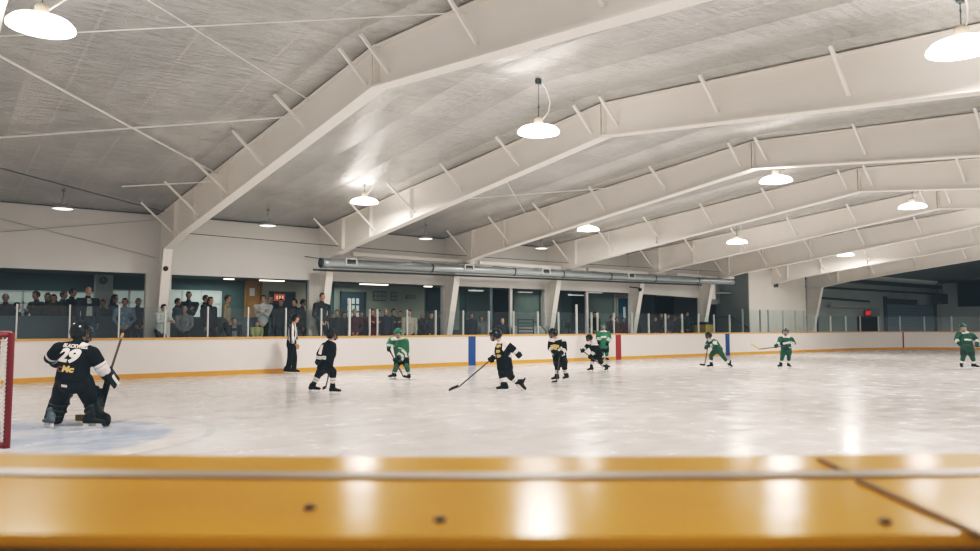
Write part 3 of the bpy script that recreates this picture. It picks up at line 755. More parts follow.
wallpatch('wall_dark_nook', rect(427, 284, 446, 330, YB-.03), mat('dark_nook', (.03, .045, .05), .7, .1, 2), YB-.03)
wallpatch('wall_bay_pale_b', rect(446, 284, 459, 330, YB-.02), mat('olive_pale_wall_b', (.30, .33, .29), .7, .06, 2), YB-.02)
# bay with railings
wallpatch('wall_bay_glass', rect(466, 286, 492, 330, YB-.02), mat('dim_panel', (.14, .18, .18), .6, .2, 2), YB-.02)
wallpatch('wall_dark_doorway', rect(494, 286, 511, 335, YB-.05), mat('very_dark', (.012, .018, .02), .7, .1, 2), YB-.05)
wallpatch('wall_bay_shelves', rect(513, 288, 539, 330, YB-.02), mat('olive_grey_panel', (.22, .26, .24), .6, .2, 3), YB-.02)
door(4, 540, 292, 549, 330, mat('cream_door', (.42, .40, .27), .5, .06, 4), YB-.03, label='narrow cream door behind the gallery railings')
wallpatch('wall_bay_e', rect(551, 288, 561, 330, YB-.02), mat('dim_panel', (.1, .1, .1)), YB-.02)
# mullions that divide the openings
for px, y0 in ((510, 287), (490, 287), (586, 292), (706, 299)):
    a = at_y(px, y0, 13.5); bm = B(); box(bm, (a.x-.06, 13.42, .5), (a.x+.06, 13.52, 2.9)); struct(obj('trim_mullion', bm, M_WALL if px != 490 else M_TEALMID))
# stair bay, blue door bay
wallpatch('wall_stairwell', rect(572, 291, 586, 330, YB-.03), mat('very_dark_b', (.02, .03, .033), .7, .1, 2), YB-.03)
wallpatch('wall_bay_f', rect(588, 292, 614, 330, YB-.02), mat('olive_grey_panel_b', (.24, .28, .26), .6, .15, 3), YB-.02)
wallpatch('wall_bay_white', rect(613, 292, 634, 330, YB-.02), M_WARMWALL, YB-.02)
door(5, 617, 298, 629, 330, M_BLUEDOOR, YB-.05, lite=(.42, .62, .45, 1.05), frame=M_WARMWALL, label='bright blue door in a white frame')
wallpatch('wall_bay_g', rect(636, 292, 650, 330, YB-.02), mat('slate_panel', (.09, .13, .15), .6, .15, 3), YB-.02)
wallpatch('wall_bay_h', rect(655, 297, 686, 330, YB-.02), mat('black_glass_panel', (.02, .032, .036), .3, .15, 3), YB-.02)
wallpatch('wall_bay_i', rect(686, 297, 692, 330, YB-.03), M_WARMWALL, YB-.03)
wallpatch('wall_bay_j', rect(693, 297, 706, 330, YB-.02), mat('grey_panel_c', (.26, .29, .28), .6, .1, 3), YB-.02)
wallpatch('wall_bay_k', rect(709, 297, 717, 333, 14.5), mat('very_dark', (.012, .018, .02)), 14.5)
# fluorescent fittings
for i, (px, py, wd, l) in enumerate(((229, 276.6, .35, 'lit ceiling strip left of the wooden door'), (272, 279.5, .9, 'lit ceiling strip right of the wooden door'), (374, 284, 1.2, 'lit ceiling strip over the framed pictures'), (428, 285.5, .35, 'small lit ceiling lamp by the dark nook'),
                            (476, 290.5, .7, 'dim ceiling strip above the shaded glass'), (525, 292, .8, 'dim ceiling strip above the railings'), (576, 295, .9, 'lit lamp in the stairwell'), (595, 292, .9, 'lit ceiling strip left of the blue door'))):
    a = at_y(px, py, 15.8); z = min(a.z, 2.98)
    t = tag(empty('ceiling_strip_lamp', (a.x, 15.8, z)), l, 'lamp', 'gallery ceiling strip lamps')
    bm = B(); box(bm, (-wd/2, -.09, 0), (wd/2, .09, .04)); obj('lamp_housing', bm, M_PALE, t)
    bm = B(); box(bm, (-wd/2+.02, -.075, -.03), (wd/2-.02, .075, 0)); obj('diffuser', bm, M_FLUOR if i < 4 else M_FLUORDIM, t)
for x, e in ((-20, 6), (-15, 26), (-10, 22), (-5, 12), (0, 18), (5, 8)):
    ld = bpy.data.lights.new('gallery_light', 'AREA'); ld.size = 2.0; ld.energy = e; ld.color = (.86, 1.0, .96)
    lo = bpy.data.objects.new('gallery_light', ld); lo.location = (x, 15.9, 2.9); link(lo)
# pale notice pillar with a round clock
r = rect(95, 277, 111, 318, 16.6); t = tag(empty('notice_pillar', ((r[0]+r[1])/2, 16.6, .5)), 'pale square pillar behind the bald man in the open jacket', 'pillar')
w_ = (r[1]-r[0])/2; bm = B(); box(bm, (-w_, -.15, 0), (w_, .15, 2.5)); obj('pillar_shaft', bm, M_PALE, t)
bm = B(); box(bm, (-w_*.5, -.17, 1.15), (w_*.6, -.15, 1.22)); obj('notice_strip', bm, M_DARKDOOR, t)
t = tag(empty('wall_clock', (*at_y(103, 280.5, 16.42),)), 'small round dark clock on the pale pillar', 'clock')
bm = B(); lathe(bm, [(0, 0), (.10, 0), (.12, .015), (.12, .04), (0, .04)], 20); o = obj('clock_case', bm, M_TEALDARK, t, True); o.rotation_euler = (PI/2, 0, 0)
bm = B(); bar(bm, (0, -.045, 0), (0, -.045, .07), .012); bar(bm, (0, -.045, 0), (.05, -.045, .02), .012); obj('clock_hand', bm, M_PALE, t)
# railings
def railing(pxs, ytop, ybot, y, n, label, m=M_DARKSTEEL):
    a, b = at_y(pxs[0], ytop, y), at_y(pxs[1], ytop, y); zb = at_y(pxs[0], ybot, y).z
    t = tag(empty('railing', (a.x, y, zb)), label, 'railing')
    for i in range(n):
        bm = B(); z = (a.z-zb)*(i+.6)/(n-.4); tube(bm, [(0, 0, z), (b.x-a.x, 0, z)], [.022]*2, 8); obj('rail', bm, m, t, True)
    for x in (0, b.x-a.x):
        bm = B(); tube(bm, [(x, 0, .5-zb), (x, 0, a.z-zb+.01)], [.025]*2, 8); obj('railing_post', bm, m, t, True)
railing((518, 533.5), 319.5, 335, 12.7, 5, 'dark five bar railing in front of the olive grey wall')
railing((563, 569), 320, 335, 12.9, 5, 'short railing in the shade of a column')
bm = B(); a, b = at_y(538, 322, 12.9), at_y(546, 331, 12.9); tube(bm, [a-V((.25, 0, 0)), a, b, (b.x, b.y, .5)], [.024]*4, 8); tag(obj('handrail', bm, M_DARKSTEEL, smooth=True), 'dark bent handrail sloping down beside the railing', 'handrail')
bm = B(); a, b = at_y(731, 316, 12.9), at_y(748, 327.5, 12.45); tube(bm, [a, b], [.05]*2, 8); bar(bm, a, a+V((0, .9, -.1)), .03); tag(obj('handrail', bm, M_DARKSTEEL, smooth=True), 'dark slanted handrail against the shaded grey wall', 'handrail')
# white stub wall behind the railings
bm = B(); r = rect(514, 326, 548, 334, 13.2); box(bm, (r[0], 13.2, .5), (r[1], 13.28, r[3])); struct(obj('wall_stub', bm, mat('stub_pale', (.45, .46, .44), .7)))
# yellow bin
r = rect(699.5, 322, 709, 334, 13.0); cxb = (r[0]+r[1])/2
t = tag(empty('litter_bin', (cxb, 13.0, .5)), 'yellow square bin with a dark lid behind the far glass', 'bin')
w_ = (r[1]-r[0])/2; h_ = r[3]-.5
bm = B()
lo_ = [bm.verts.new((sx*w_*.85, sy*w_*.85, 0)) for sx, sy in ((-1, -1), (1, -1), (1, 1), (-1, 1))]; hi_ = [bm.verts.new((sx*w_, sy*w_, h_-.12)) for sx, sy in ((-1, -1), (1, -1), (1, 1), (-1, 1))]
bm.faces.new(lo_[::-1]); bm.faces.new(hi_)
for i in range(4): bm.faces.new((lo_[i], lo_[(i+1) % 4], hi_[(i+1) % 4], hi_[i]))
obj('bin_body', bm, M_YELLOWBIN, t)
bm = B(); box(bm, (-w_*1.05, -w_*1.05, h_-.12), (w_*1.05, w_*1.05, h_-.05)); box(bm, (-w_*.6, -w_*.6, h_-.05), (w_*.6, w_*.6, h_)); obj('bin_lid', bm, M_BLACKPL, t)
# speaker box on the pale block
t = tag(empty('wall_speaker', (*at_y(775.5, 285, 12.45),)), 'small dark speaker box high on the pale block', 'speaker')
bm = B(); box(bm, (-.1, -.1, -.12), (.1, .04, .12)); obj('speaker_case', bm, M_TEALDARK, t)
bm = B(); lathe(bm, [(0, .0), (.07, .0), (.07, .012), (0, .012)], 16); o = obj('speaker_grille', bm, M_BLACKPL, t); o.rotation_euler = (PI/2, 0, 0); o.location = (0, -.1, 0)

# ------------------------------------------------------------------ dim end of the hall
YS = 13.98
r = rect(885, 304, 934, 331, YS)
t = tag(empty('roller_door', (r[0], YS, 0)), 'wide slate blue roller door in the dim end wall', 'roller door')
w_ = r[1]-r[0]; bm = B()
n = 14
for i in range(n): 
    z0 = r[3]*i/n; prism(bm, [(-.05, z0), (-.07, z0+r[3]/n*.5), (-.05, z0+r[3]/n), (0, z0+r[3]/n), (0, z0)], 'x', 0, w_)
obj('door_curtain', bm, M_ROLLDOOR, t)
bm = B(); box(bm, (-.25, -.14, 0), (0, .0, r[3]+.5)); obj('guide_rail', bm, M_DARKDOOR, t)
bm = B(); box(bm, (w_, -.14, 0), (w_+.3, .0, r[3]+.2)); obj('guide_rail', bm, M_DARKDOOR, t)
bm = B(); box(bm, (-.1, -.35, r[3]+.02), (w_*.55, .0, r[3]+.34)); obj('roller_housing', bm, M_DARKSTEEL, t)
# exit sign above a dark doorway
r = rect(858, 318, 877, 332, YS); d = struct(empty('door_6', (r[0], YS, 0)))
bm = B(); box(bm, (0, -.06, 0), (r[1]-r[0], 0, r[3])); obj('door_leaf', bm, mat('near_black_door', (.012, .016, .018), .5), d)
bm = B(); 
for x in (-.1, r[1]-r[0]): box(bm, (x, -.1, 0), (x+.1, 0, r[3]+.08))
box(bm, (-.1, -.1, r[3]), (r[1]-r[0]+.1, 0, r[3]+.1)); obj('door_frame', bm, M_DARKSTEEL, d)
c = at_y(868, 313.3, YS-.1)
t = tag(empty('exit_sign', c), 'small red lit exit sign above the dark doorway', 'exit sign')
bm = B(); box(bm, (-.36, -.02, -.2), (.36, .08, .2)); obj('sign_case', bm, mat('exit_case', (.05, .03, .03), .5, emit=(.6, .05, .05), estr=.12), t)
def text_mesh(s, size, shear=0.0, extrude=0.0, bold=0.0):
    cu = bpy.data.curves.new('txt', 'FONT'); cu.body = s; cu.size = size; cu.align_x = 'CENTER'; cu.align_y = 'CENTER'; cu.shear = shear; cu.offset = bold; cu.extrude = extrude; cu.resolution_u = 4
    o = bpy.data.objects.new('txt', cu); COL.objects.link(o)
    dg = bpy.context.evaluated_depsgraph_get(); me = bpy.data.meshes.new_from_object(o.evaluated_get(dg))
    bm = bmesh.new(); bm.from_mesh(me); bpy.data.meshes.remove(me); bpy.data.objects.remove(o); bpy.data.curves.remove(cu); return bm
bm = text_mesh('EXIT', .30, bold=.008)
for v in bm.verts: v.co = V((v.co.x, -.03, v.co.y))
obj('sign_lettering', bm, M_EXIT, t)
# dark side door, white lintel, slanted white column
r = rect(809, 307, 818, 332, YS); d = struct(empty('door_7', (r[0], YS, 0))); bm = B(); box(bm, (0, -.05, 0), (r[1]-r[0], 0, r[3])); obj('door_leaf', bm, M_DARKDOOR, d)
a, b = at_y(831, 305.5, 13.6), at_y(882, 307, 13.6)
bm = B(); bar(bm, (a.x, 13.6, a.z), (b.x, 13.6, a.z), .12, .2); bar(bm, (b.x, 13.6, a.z), (b.x, 13.6, .0), .1); tag(obj('portal_beam', bm, mat('dull_white_beam', (.36, .38, .37), .6)), 'dull white horizontal beam framing the dark alcove', 'beam')
# scoreboard on the end wall
t = tag(empty('scoreboard', (35.98, 11.6, 3.6)), 'large dark scoreboard on the end wall above the right skater', 'scoreboard')
bm = B(); box(bm, (-.14, -1.0, -.85), (0, 1.1, .95)); obj('cabinet', bm, M_SCORE, t)
bm = B(); 
for lo, hi in (((-1.0, -.85), (1.1, -.78)), ((-1.0, .88), (1.1, .95)), ((-1.0, -.78), (-.93, .88)), ((1.03, -.78), (1.1, .88))): box(bm, (-.17, lo[0], lo[1]), (-.14, hi[0], hi[1]))
obj('border', bm, M_DARKSTEEL, t)
# heater unit on the end wall
t = tag(empty('unit_heater', (*at_y(940, 299, 13.3),)), 'dark heater unit with bracket on the dim end wall', 'heater')
bm = B(); box(bm, (-.5, -.3, -.35), (.5, .3, .35)); obj('heater_case', bm, M_DARKSTEEL, t)
bm = B()
for i in range(6): bar(bm, (-.45, -.32, -.28+.11*i), (.45, -.32, -.28+.11*i), .02, .05)
obj('heater_louvre', bm, M_DARKDOOR, t)
bm = B()
for x in (-.4, .4): bar(bm, (x, 0, .35), (x, 0, 1.1), .04)
bar(bm, (-.4, 0, .7), (.4, .65, .7), .04); obj('heater_bracket', bm, M_DARKSTEEL, t)
bm = B(); bar(bm, (19.0, 13.94, 3.05), (25.5, 13.94, 2.95), .10, .12); tag(obj('pipe_run', bm, M_DARKSTEEL), 'dark service pipe high on the dim side wall', 'pipe')

# ================================================================== PEOPLE
def unit(v): return V(v).normalized()
def ik(a, c, l1, l2, hint):
    d = c-a; L = min(max(d.length, 1e-4), (l1+l2)*.999); u = d.normalized()
    x = (l1*l1-l2*l2+L*L)/(2*L); h = math.sqrt(max(0, l1*l1-x*x))
    p = V(hint)-u*V(hint).dot(u)
    p = p.normalized() if p.length > 1e-4 else V((0, 0, -1))
    return a+u*x+p*h, a+u*L
def seg_t(p, a, b):
    d = b-a; t = max(0, min(1, (p-a).dot(d)/max(d.length_squared, 1e-9))); return t, (p-(a+d*t)).length
def basis(f, up=V((0, 0, 1))):
    f = f.normalized(); l = up.cross(f).normalized(); u = f.cross(l); return f, l, u
def frame_m(f, l, u): return Matrix((f, l, u)).transposed()
def head_bm(bm, c, look, S, n=12):
    """skull, jaw, nose, ears, facing `look`"""
    f, l, u = basis(look); R = frame_m(f, l, u)
    ball(bm, c+u*.018*S, (.098*S, .076*S, .108*S), n, R)
    ball(bm, c+f*.022*S-u*.055*S, (.066*S, .058*S, .068*S), n, R)
    tube(bm, [c+f*.088*S+u*.01*S, c+f*.103*S-u*.022*S], [.009*S, .014*S], 6, l)
    for s in (1, -1):
        ball(bm, c+l*s*.079*S-f*.008*S-u*.01*S, (.02*S, .012*S, .032*S), 6, R)
        ball(bm, c+f*.076*S+l*s*.032*S-u*.03*S, (.02*S, .018*S, .018*S), 6, R)
def face_parts(parent, c, look, S):
    f, l, u = basis(look)
    for s in (1, -1):
        bm = B(); ball(bm, c+f*.089*S+l*s*.031*S+u*.008*S, (.011*S, .014*S, .009*S), 6, frame_m(f, l, u)); obj('eye', bm, M_EYE, parent, True)
    bm = B(); tube(bm, [c+f*.083*S+l*.024*S-u*.064*S, c+f*.092*S-u*.062*S, c+f*.083*S-l*.024*S-u*.064*S], [.006*S]*3, 6); obj('mouth', bm, M_LIP, parent, True)
def hand_bm(bm, w, d, side, S, curl=.5):
    """open relaxed hand: wrist w, direction d, `side` points to the thumb"""
    d = unit(d); s = V(side)-d*V(side).dot(d); s = s.normalized() if s.length > 1e-3 else V((1, 0, 0)); nrm = d.cross(s)
    tube(bm, [w, w+d*.045*S, w+d*.085*S], [(.028*S, .017*S), (.040*S, .018*S), (.040*S, .015*S)], 8, s)
    for i, L in enumerate((.070, .080, .074, .058)):
        b = w+d*.088*S+s*(.031-.0207*i)*S
        k1 = b+d*L*.45*S+nrm*.006*S*curl*2; k2 = k1+d*L*.33*S+nrm*.022*S*curl*2; k3 = k2+d*L*.16*S+nrm*.028*S*curl*2
        tube(bm, [b, k1, k2, k3], [.0092*S, .0088*S, .008*S, .007*S], 6, s)
    b = w+d*.025*S+s*.030*S
    tube(bm, [b, b+d*.03*S+s*.024*S, b+d*.062*S+s*.030*S+nrm*.012*S], [.013*S, .011*S, .009*S], 6, nrm)
def fist_glove(bm, h, d, g, S, thumb=1):
    """padded hockey glove closed round a stick running along g"""
    d = unit(d); g = V(g)-d*V(g).dot(d); g = g.normalized() if g.length > 1e-3 else V((0, 0, 1)); n = d.cross(g)
    tube(bm, [h-d*.14*S, h-d*.09*S, h-d*.045*S], [(.062*S, .056*S), (.066*S, .058*S), (.05*S, .045*S)], 10, g)
    tube(bm, [h-d*.04*S+n*.018*S, h+d*.03*S+n*.03*S], [(.052*S, .034*S), (.055*S, .028*S)], 10, g)
    for i in range(4):
        o = g*(.045-.03*i)*S; L = (.95, 1.0, .97, .85)[i]
        tube(bm, [h+d*.02*S+n*.035*S+o, h+d*.068*S*L+n*.026*S+o, h+d*.072*S*L-n*.012*S+o, h+d*.03*S-n*.036*S+o, h-d*.002*S-n*.03*S+o], [.0165*S]*5, 7, g)
    tube(bm, [h-d*.02*S+g*.045*S*thumb, h+d*.015*S+g*.066*S*thumb-n*.012*S, h+d*.045*S+g*.045*S*thumb-n*.04*S], [.02*S, .019*S, .016*S], 7, n)

def skate(parent, P, toe, S, up_pt, m=M_BLACKGEAR, lift=0.0):
    """P: blade contact on the ice (local), toe: direction, up_pt: ankle"""
    toe = V(toe); f = toe.normalized(); l = V((0, 0, 1)).cross(V((f.x, f.y, 0))).normalized(); u = f.cross(l)
    bm = B()
    heel = P-f*.085*S+u*.105*S; ball_ = P+f*.07*S+u*.095*S; tip = P+f*.125*S+u*.088*S
    tube(bm, [heel, P+u*.11*S, ball_, tip], [(.038*S, .042*S), (.040*S, .045*S), (.046*S, .034*S), (.040*S, .028*S)], 10, l)
    ank = heel+f*.03*S+u*.06*S; top = ank.lerp(V(up_pt), .0)+(V(up_pt)-ank).normalized()*.065*S
    tube(bm, [heel+f*.02*S, ank, top], [(.042*S, .048*S), (.044*S, .052*S), (.052*S, .060*S)], 10, l)
    tube(bm, [P+f*.01*S+u*.13*S, ank+f*.045*S+u*.09*S], [(.03*S, .02*S), (.036*S, .018*S)], 8, l)
    b = soft('skate', bm, m, parent, .011, 2)
    bm = B(); R = lambda x, z, w: [P+f*x*S+u*z*S+l*w*S, P+f*x*S+u*z*S-l*w*S]
    for x0, x1 in ((-.10, -.045), (.05, .11)): bar(bm, P+f*x0*S+u*.048*S, P+f*x1*S+u*.048*S, .028*S, .036*S, u)
    bar(bm, P-f*.115*S+u*.026*S, P+f*.125*S+u*.026*S, .013*S, .016*S, u); obj('blade_holder', bm, M_HOLDER, b)
    bm = B(); pr = [(-.125, .012), (-.10, .0), (.10, .0), (.135, .012), (.125, .024), (-.118, .024)]
    va = [bm.verts.new(P+f*x*S+u*z*S+l*.003) for x, z in pr]; vb = [bm.verts.new(P+f*x*S+u*z*S-l*.003) for x, z in pr]
    bm.faces.new(va); bm.faces.new(vb[::-1])
    for i in range(6): bm.faces.new((va[i], vb[i], vb[(i+1) % 6], va[(i+1) % 6]))
    obj('blade', bm, M_BLADE, b)

def helmet(parent, c, look, S, m, cage=True, half=False):
    f, l, u = basis(look); R = frame_m(f, l, u)
    bm = B(); bmesh.ops.create_uvsphere(bm, u_segments=24, v_segments=16, radius=1)
    kill = []
    for fc in bm.faces:
        q = fc.calc_center_median()
        if q.z < -.74 or (q.x > .42 and q.z < .22 and abs(q.y) < .80): kill.append(fc)
        elif q.x > .25 and q.z < -.35: kill.append(fc)
    bmesh.ops.delete(bm, geom=kill, context='FACES')
    for v in bm.verts:
        x, y, z = v.co; k = 1+.05*(1 if (abs(y) < .25 and z > .3) else 0) + (.06 if x > .5 and .15 < z < .45 else 0)
        v.co = c + R @ V((x*.140*S*k, y*.120*S*k, z*.142*S*k+.018*S))
    bmesh.ops.solidify(bm, geom=bm.faces[:], thickness=.012*S)
    h = obj('helmet', bm, m, parent, True)
    if cage:
        bm = B()
        for i in range(6):
            z = .035-.026*i; pts = []
            for k in range(9):
                a = math.radians(-72+144*k/8); pts.append(c+R @ V((.138*S*math.cos(a)*(1-.04*(i > 3)), .108*S*math.sin(a), z*S)))
            tube(bm, pts, [.0046*S]*9, 5)
        for k in range(7):
            a = math.radians(-54+18*k); tube(bm, [c+R @ V((.139*S*math.cos(a), .109*S*math.sin(a), z*S)) for z in (.036, -.03, -.098)], [.0046*S]*3, 5)
        obj('face_cage', bm, M_CAGE if m is not M_HELM_B else M_BLACKPL, h)
        bm = B(); ball(bm, c+R @ V((.085*S, 0, -.105*S)), (.035*S, .05*S, .025*S), 8, R); obj('chin_cup', bm, M_BLACKPL, h, True)
    return h

DECALS = []
def decal(o, name, bm, m, c, right, up, label=None):
    DECALS.append((o, name, bm, m, V(c), unit(right), unit(up), label))
def apply_decals():
    for o, name, bm, m, c, r, u, label in DECALS:
        u = (u-r*u.dot(r)).normalized(); n = r.cross(u)
        bmesh.ops.triangulate(bm, faces=bm.faces[:])
        for _ in range(2):
            es = [e for e in bm.edges if e.calc_length() > .02]
            if es: bmesh.ops.subdivide_edges(bm, edges=es, cuts=1); bmesh.ops.triangulate(bm, faces=bm.faces[:])
        me = o.data; bv = BVHTree.FromPolygons([v.co for v in me.vertices], [tuple(p.vertices) for p in me.polygons])
        for v in bm.verts:
            s = c+r*v.co.x+u*v.co.y
            hit = bv.ray_cast(s+n*.4, -n, 1.0)
            v.co = hit[0]+n*.005 if hit[0] else s
        d = obj(name, bm, m, o)
        if label: d['label'] = label
    DECALS.clear()
def patch(w, h, n=8):
    bm = B(); box(bm, (-w/2, -h/2, 0), (w/2, h/2, .0001)); bmesh.ops.delete(bm, geom=[f for f in bm.faces if abs(f.normal.z) < .5 or f.calc_center_median().z < .00005], context='FACES')
    bmesh.ops.subdivide_edges(bm, edges=bm.edges[:], cuts=n, use_grid_fill=True); return bm
def blob_patch(pts):
    bm = B(); bm.faces.new([bm.verts.new((x, y, 0)) for x, y in pts]); return bm

def stick(top, heel, toe, label, blade_m=M_TAPE, shaft_m=M_STICK, goalie=None, wide=.03):
    top, heel, toe = V(top), V(heel), V(toe); mid = (top+heel)/2
    t = tag(empty('hockey_stick', mid), label, 'hockey stick')
    bm = B(); bar(bm, top-mid, heel-mid, .020, .030); obj('shaft', bm, shaft_m, t)
    bm = B(); d = toe-heel; up = V((0, 0, 1)); pr = []
    n = 7; side = d.cross(up).normalized()
    va, vb = [], []
    for i in range(n+1):
        k = i/n; p = heel+d*k-mid+side*.02*math.sin(k*PI*.5); hgt = .062 if k < .85 else .05
        va.append((bm.verts.new(p+side*.005), bm.verts.new(p+up*hgt+side*.005))); vb.append((bm.verts.new(p-side*.005), bm.verts.new(p+up*hgt-side*.005)))
    for i in range(n):
        bm.faces.new((va[i][0], va[i+1][0], va[i+1][1], va[i][1])); bm.faces.new((vb[i][1], vb[i+1][1], vb[i+1][0], vb[i][0]))
        bm.faces.new((va[i][1], va[i+1][1], vb[i+1][1], vb[i][1])); bm.faces.new((va[i][0], vb[i][0], vb[i+1][0], va[i+1][0]))
    for i in (0, n): bm.faces.new((va[i][0], va[i][1], vb[i][1], vb[i][0]))
    bmesh.ops.recalc_face_normals(bm, faces=bm.faces); obj('blade', bm, blade_m, t)
    bm = B(); dd = (heel-top).normalized(); bar(bm, top-mid-dd*.005, top-mid+dd*.13, .026, .036); obj('grip_tape', bm, M_TAPE, t)
    return t

def player(label, cat, K, fwd, team, look=None, toes=(None, None), S=.86, helm=None, gloves=True, pants=None, helm_m=None, lift=(0, 0), yoke=True):
    """K: joints as picture readings + depth offset; feet on the ice"""
    fl, fr = on_ground(*K['footL']), on_ground(*K['footR'])
    k_ = 29/((fl+fr)/2-CAM).dot(FW)          # readings are of the dark boot sole, the blade stands a little lower
    fl, fr = [on_ground(K[q][0], K[q][1]+k_) for q in ('footL', 'footR')]
    wl, wr = (fl-CAM).dot(FW), (fr-CAM).dot(FW); W = (wl+wr)/2
    fw = V((fwd[0], fwd[1], 0)).normalized(); lf = V((-fw.y, fw.x, 0))
    root_p = V(((fl.x+fr.x)/2, (fl.y+fr.y)/2, 0))
    t = tag(empty('person', root_p), label, cat)
    J = {}
    for k, v in K.items():
        if k.startswith('foot'): continue
        dd = v[2] if len(v) > 2 else 0
        w = W+dd
        if k in ('ankL', 'kneeL'): w = wl+dd
        if k in ('ankR', 'kneeR'): w = wr+dd
        J[k] = at_depth(v[0], v[1], w)-root_p
    J['footL'], J['footR'] = fl-root_p, fr-root_p
    for q, z in zip('LR', lift): J['foot'+q].z += z
    Up = V((0, 0, 1))
    pel, neck, head = J['pel'], J['neck'], J['head']
    look = V(look) if look else fw
    shl = J['shL']-J['shR']; side = shl.normalized()
    spine = (neck-pel).normalized()
    tl = fw-spine*fw.dot(spine)
    hipL = pel+lf*.085*S-Up*.03*S; hipR = pel-lf*.085*S-Up*.03*S
    chest = pel.lerp(neck, .68)
    # body, one continuous skin
    Sh = S*.9
    bm = B(); head_bm(bm, head, look, Sh)
    tube(bm, [chest, neck, head-Up*.03*S], [(.09*S, .08*S), (.058*S, .058*S), (.05*S, .052*S)], 10, side)
    tube(bm, [pel, pel.lerp(chest, .5), chest], [(.13*S, .10*S), (.12*S, .09*S), (.14*S, .10*S)], 12, side)
    for q, hip in (('L', hipL), ('R', hipR)):
        tube(bm, [chest+(J['sh'+q]-chest)*.3, J['sh'+q], J['el'+q], J['ha'+q]], [.06*S, .055*S, .042*S, .032*S], 8, side)
        tube(bm, [hip, J['knee'+q], J['knee'+q].lerp(J['ank'+q], .9)], [.08*S, .055*S, .034*S], 8, side)
    soft('body', bm, M_SKIN2, t, .014, 3)
    face_parts(t, head, look, Sh)
    # jersey
    cols = {'black': (M_BLACKJ, M_WHITEJ, M_GREYJ), 'green': (M_GREENJ, M_WHITEJ, M_GREENJ), 'dgreen': (M_DGREENJ, M_WHITEJ, M_GREENJ)}[team]
    bm = B()
    hem = pel-spine*.07*S
    hem = pel-spine*.11*S
    tube(bm, [hem, pel+spine*.03*S, chest, neck-spine*.055*S], [(.20*S, .16*S), (.19*S, .15*S), (.21*S, .155*S), (.135*S, .10*S)], 14, side, cap='end')
    tube(bm, [J['shR'], chest.lerp(neck, .5), J['shL']], [.083*S, .10*S, .083*S], 10, Up)
    tube(bm, [neck-spine*.05*S, neck+spine*.0], [.085*S, .07*S], 10, side)
    for q in 'LR':
        wr_ = J['el'+q].lerp(J['ha'+q], .70)
        tube(bm, [J['sh'+q], J['sh'+q].lerp(J['el'+q], .5), J['el'+q], wr_], [.086*S, .080*S, .074*S, .064*S], 10, side)
    dark = team == 'black'
    def jf(p, J=J, pel=pel, neck=neck, chest=chest, spine=spine):
        best = None
        for q in 'LR':
            for a, b, k in ((J['sh'+q], J['el'+q], 'u'), (J['el'+q], J['ha'+q], 'f')):
                tt, d = seg_t(p, a, b)
                if best is None or d < best[0]: best = (d, k, tt)
        tt, d = seg_t(p, pel, neck)
        tr = (p-pel).dot(spine)/((neck-pel).length)
        arm = best[0] < d-.03*S or (best[1] == 'f' and best[0] < .09*S)
        if arm:
            if best[1] == 'f' and .18 < best[2] < .34: return 1
            if best[1] == 'f' and .46 < best[2] < .62: return 1
            if best[1] == 'f' and .34 <= best[2] <= .46: return 2
            if best[1] == 'u' and best[2] < .14 and dark and yoke: return 1
            return 0
        if tr > (.97 if dark else .95) and (not dark or yoke): return 1
        return 0
    jer = soft('jersey', bm, list(cols), t, .0125, 3, jf)
    # pants
    bm = B()
    tube(bm, [pel+spine*.02*S, pel-Up*.07*S], [(.165*S, .135*S), (.17*S, .135*S)], 12, lf)
    for q, hip in (('L', hipL), ('R', hipR)):
        k = hip.lerp(J['knee'+q], .80)
        tube(bm, [hip, hip.lerp(k, .6), k], [.105*S, .108*S, .098*S], 10, lf)
    soft('pants', bm, pants or M_BLACKGEAR, t, .015, 3)
    for q in 'LR':
        kn, an = J['knee'+q], J['ank'+q]; up = (kn-an).normalized()
        def sf(p, kn=kn, an=an):
            tt, d = seg_t(p, kn, an)
            if dark: return 1 if (.36 < tt < .52 or .62 < tt < .80) else (2 if .52 <= tt <= .62 else 0)
            return 1 if .70 < tt else 0
        bm = B(); tube(bm, [kn+up*.02*S, kn.lerp(an, .4), kn.lerp(an, .78), an], [(.076*S, .078*S), (.072*S, .074*S), (.058*S, .06*S), (.05*S, .052*S)], 10, lf)
        soft('sock', bm, list(cols), t, .0125, 2, sf)
        td = toes[0 if q == 'L' else 1]
        skate(t, J['foot'+q], V(td) if td else fw, S, an)
        if gloves:
            d = (J['ha'+q]-J['el'+q]).normalized(); g = K.get('grip', None)
            bm = B(); fist_glove(bm, J['ha'+q], d, GRIP.get(label, Up), S, 1 if q == 'L' else -1)
            soft('glove', bm, M_BLACKGEAR if team != 'dgreen' else mat('dark_teal_glove', (.012, .05, .045), .5, .2, 12), t, .0105, 2)
    helmet(t, head, look, Sh, helm_m or {'black': M_HELM_B, 'green': M_HELM_G, 'dgreen': M_HELM_DG}[team])
    return t, J, jer, dict(pel=pel, neck=neck, chest=chest, side=side, spine=spine, fw=fw, lf=lf, root=root_p, W=W)
GRIP = {}
IMR = V((_cy, -_sy, 0)); IMF = V((_sy, _cy, 0))      # picture-right and straight-away directions on the ice
def mixdir(r, f): return (IMR*r + IMF*f).normalized()

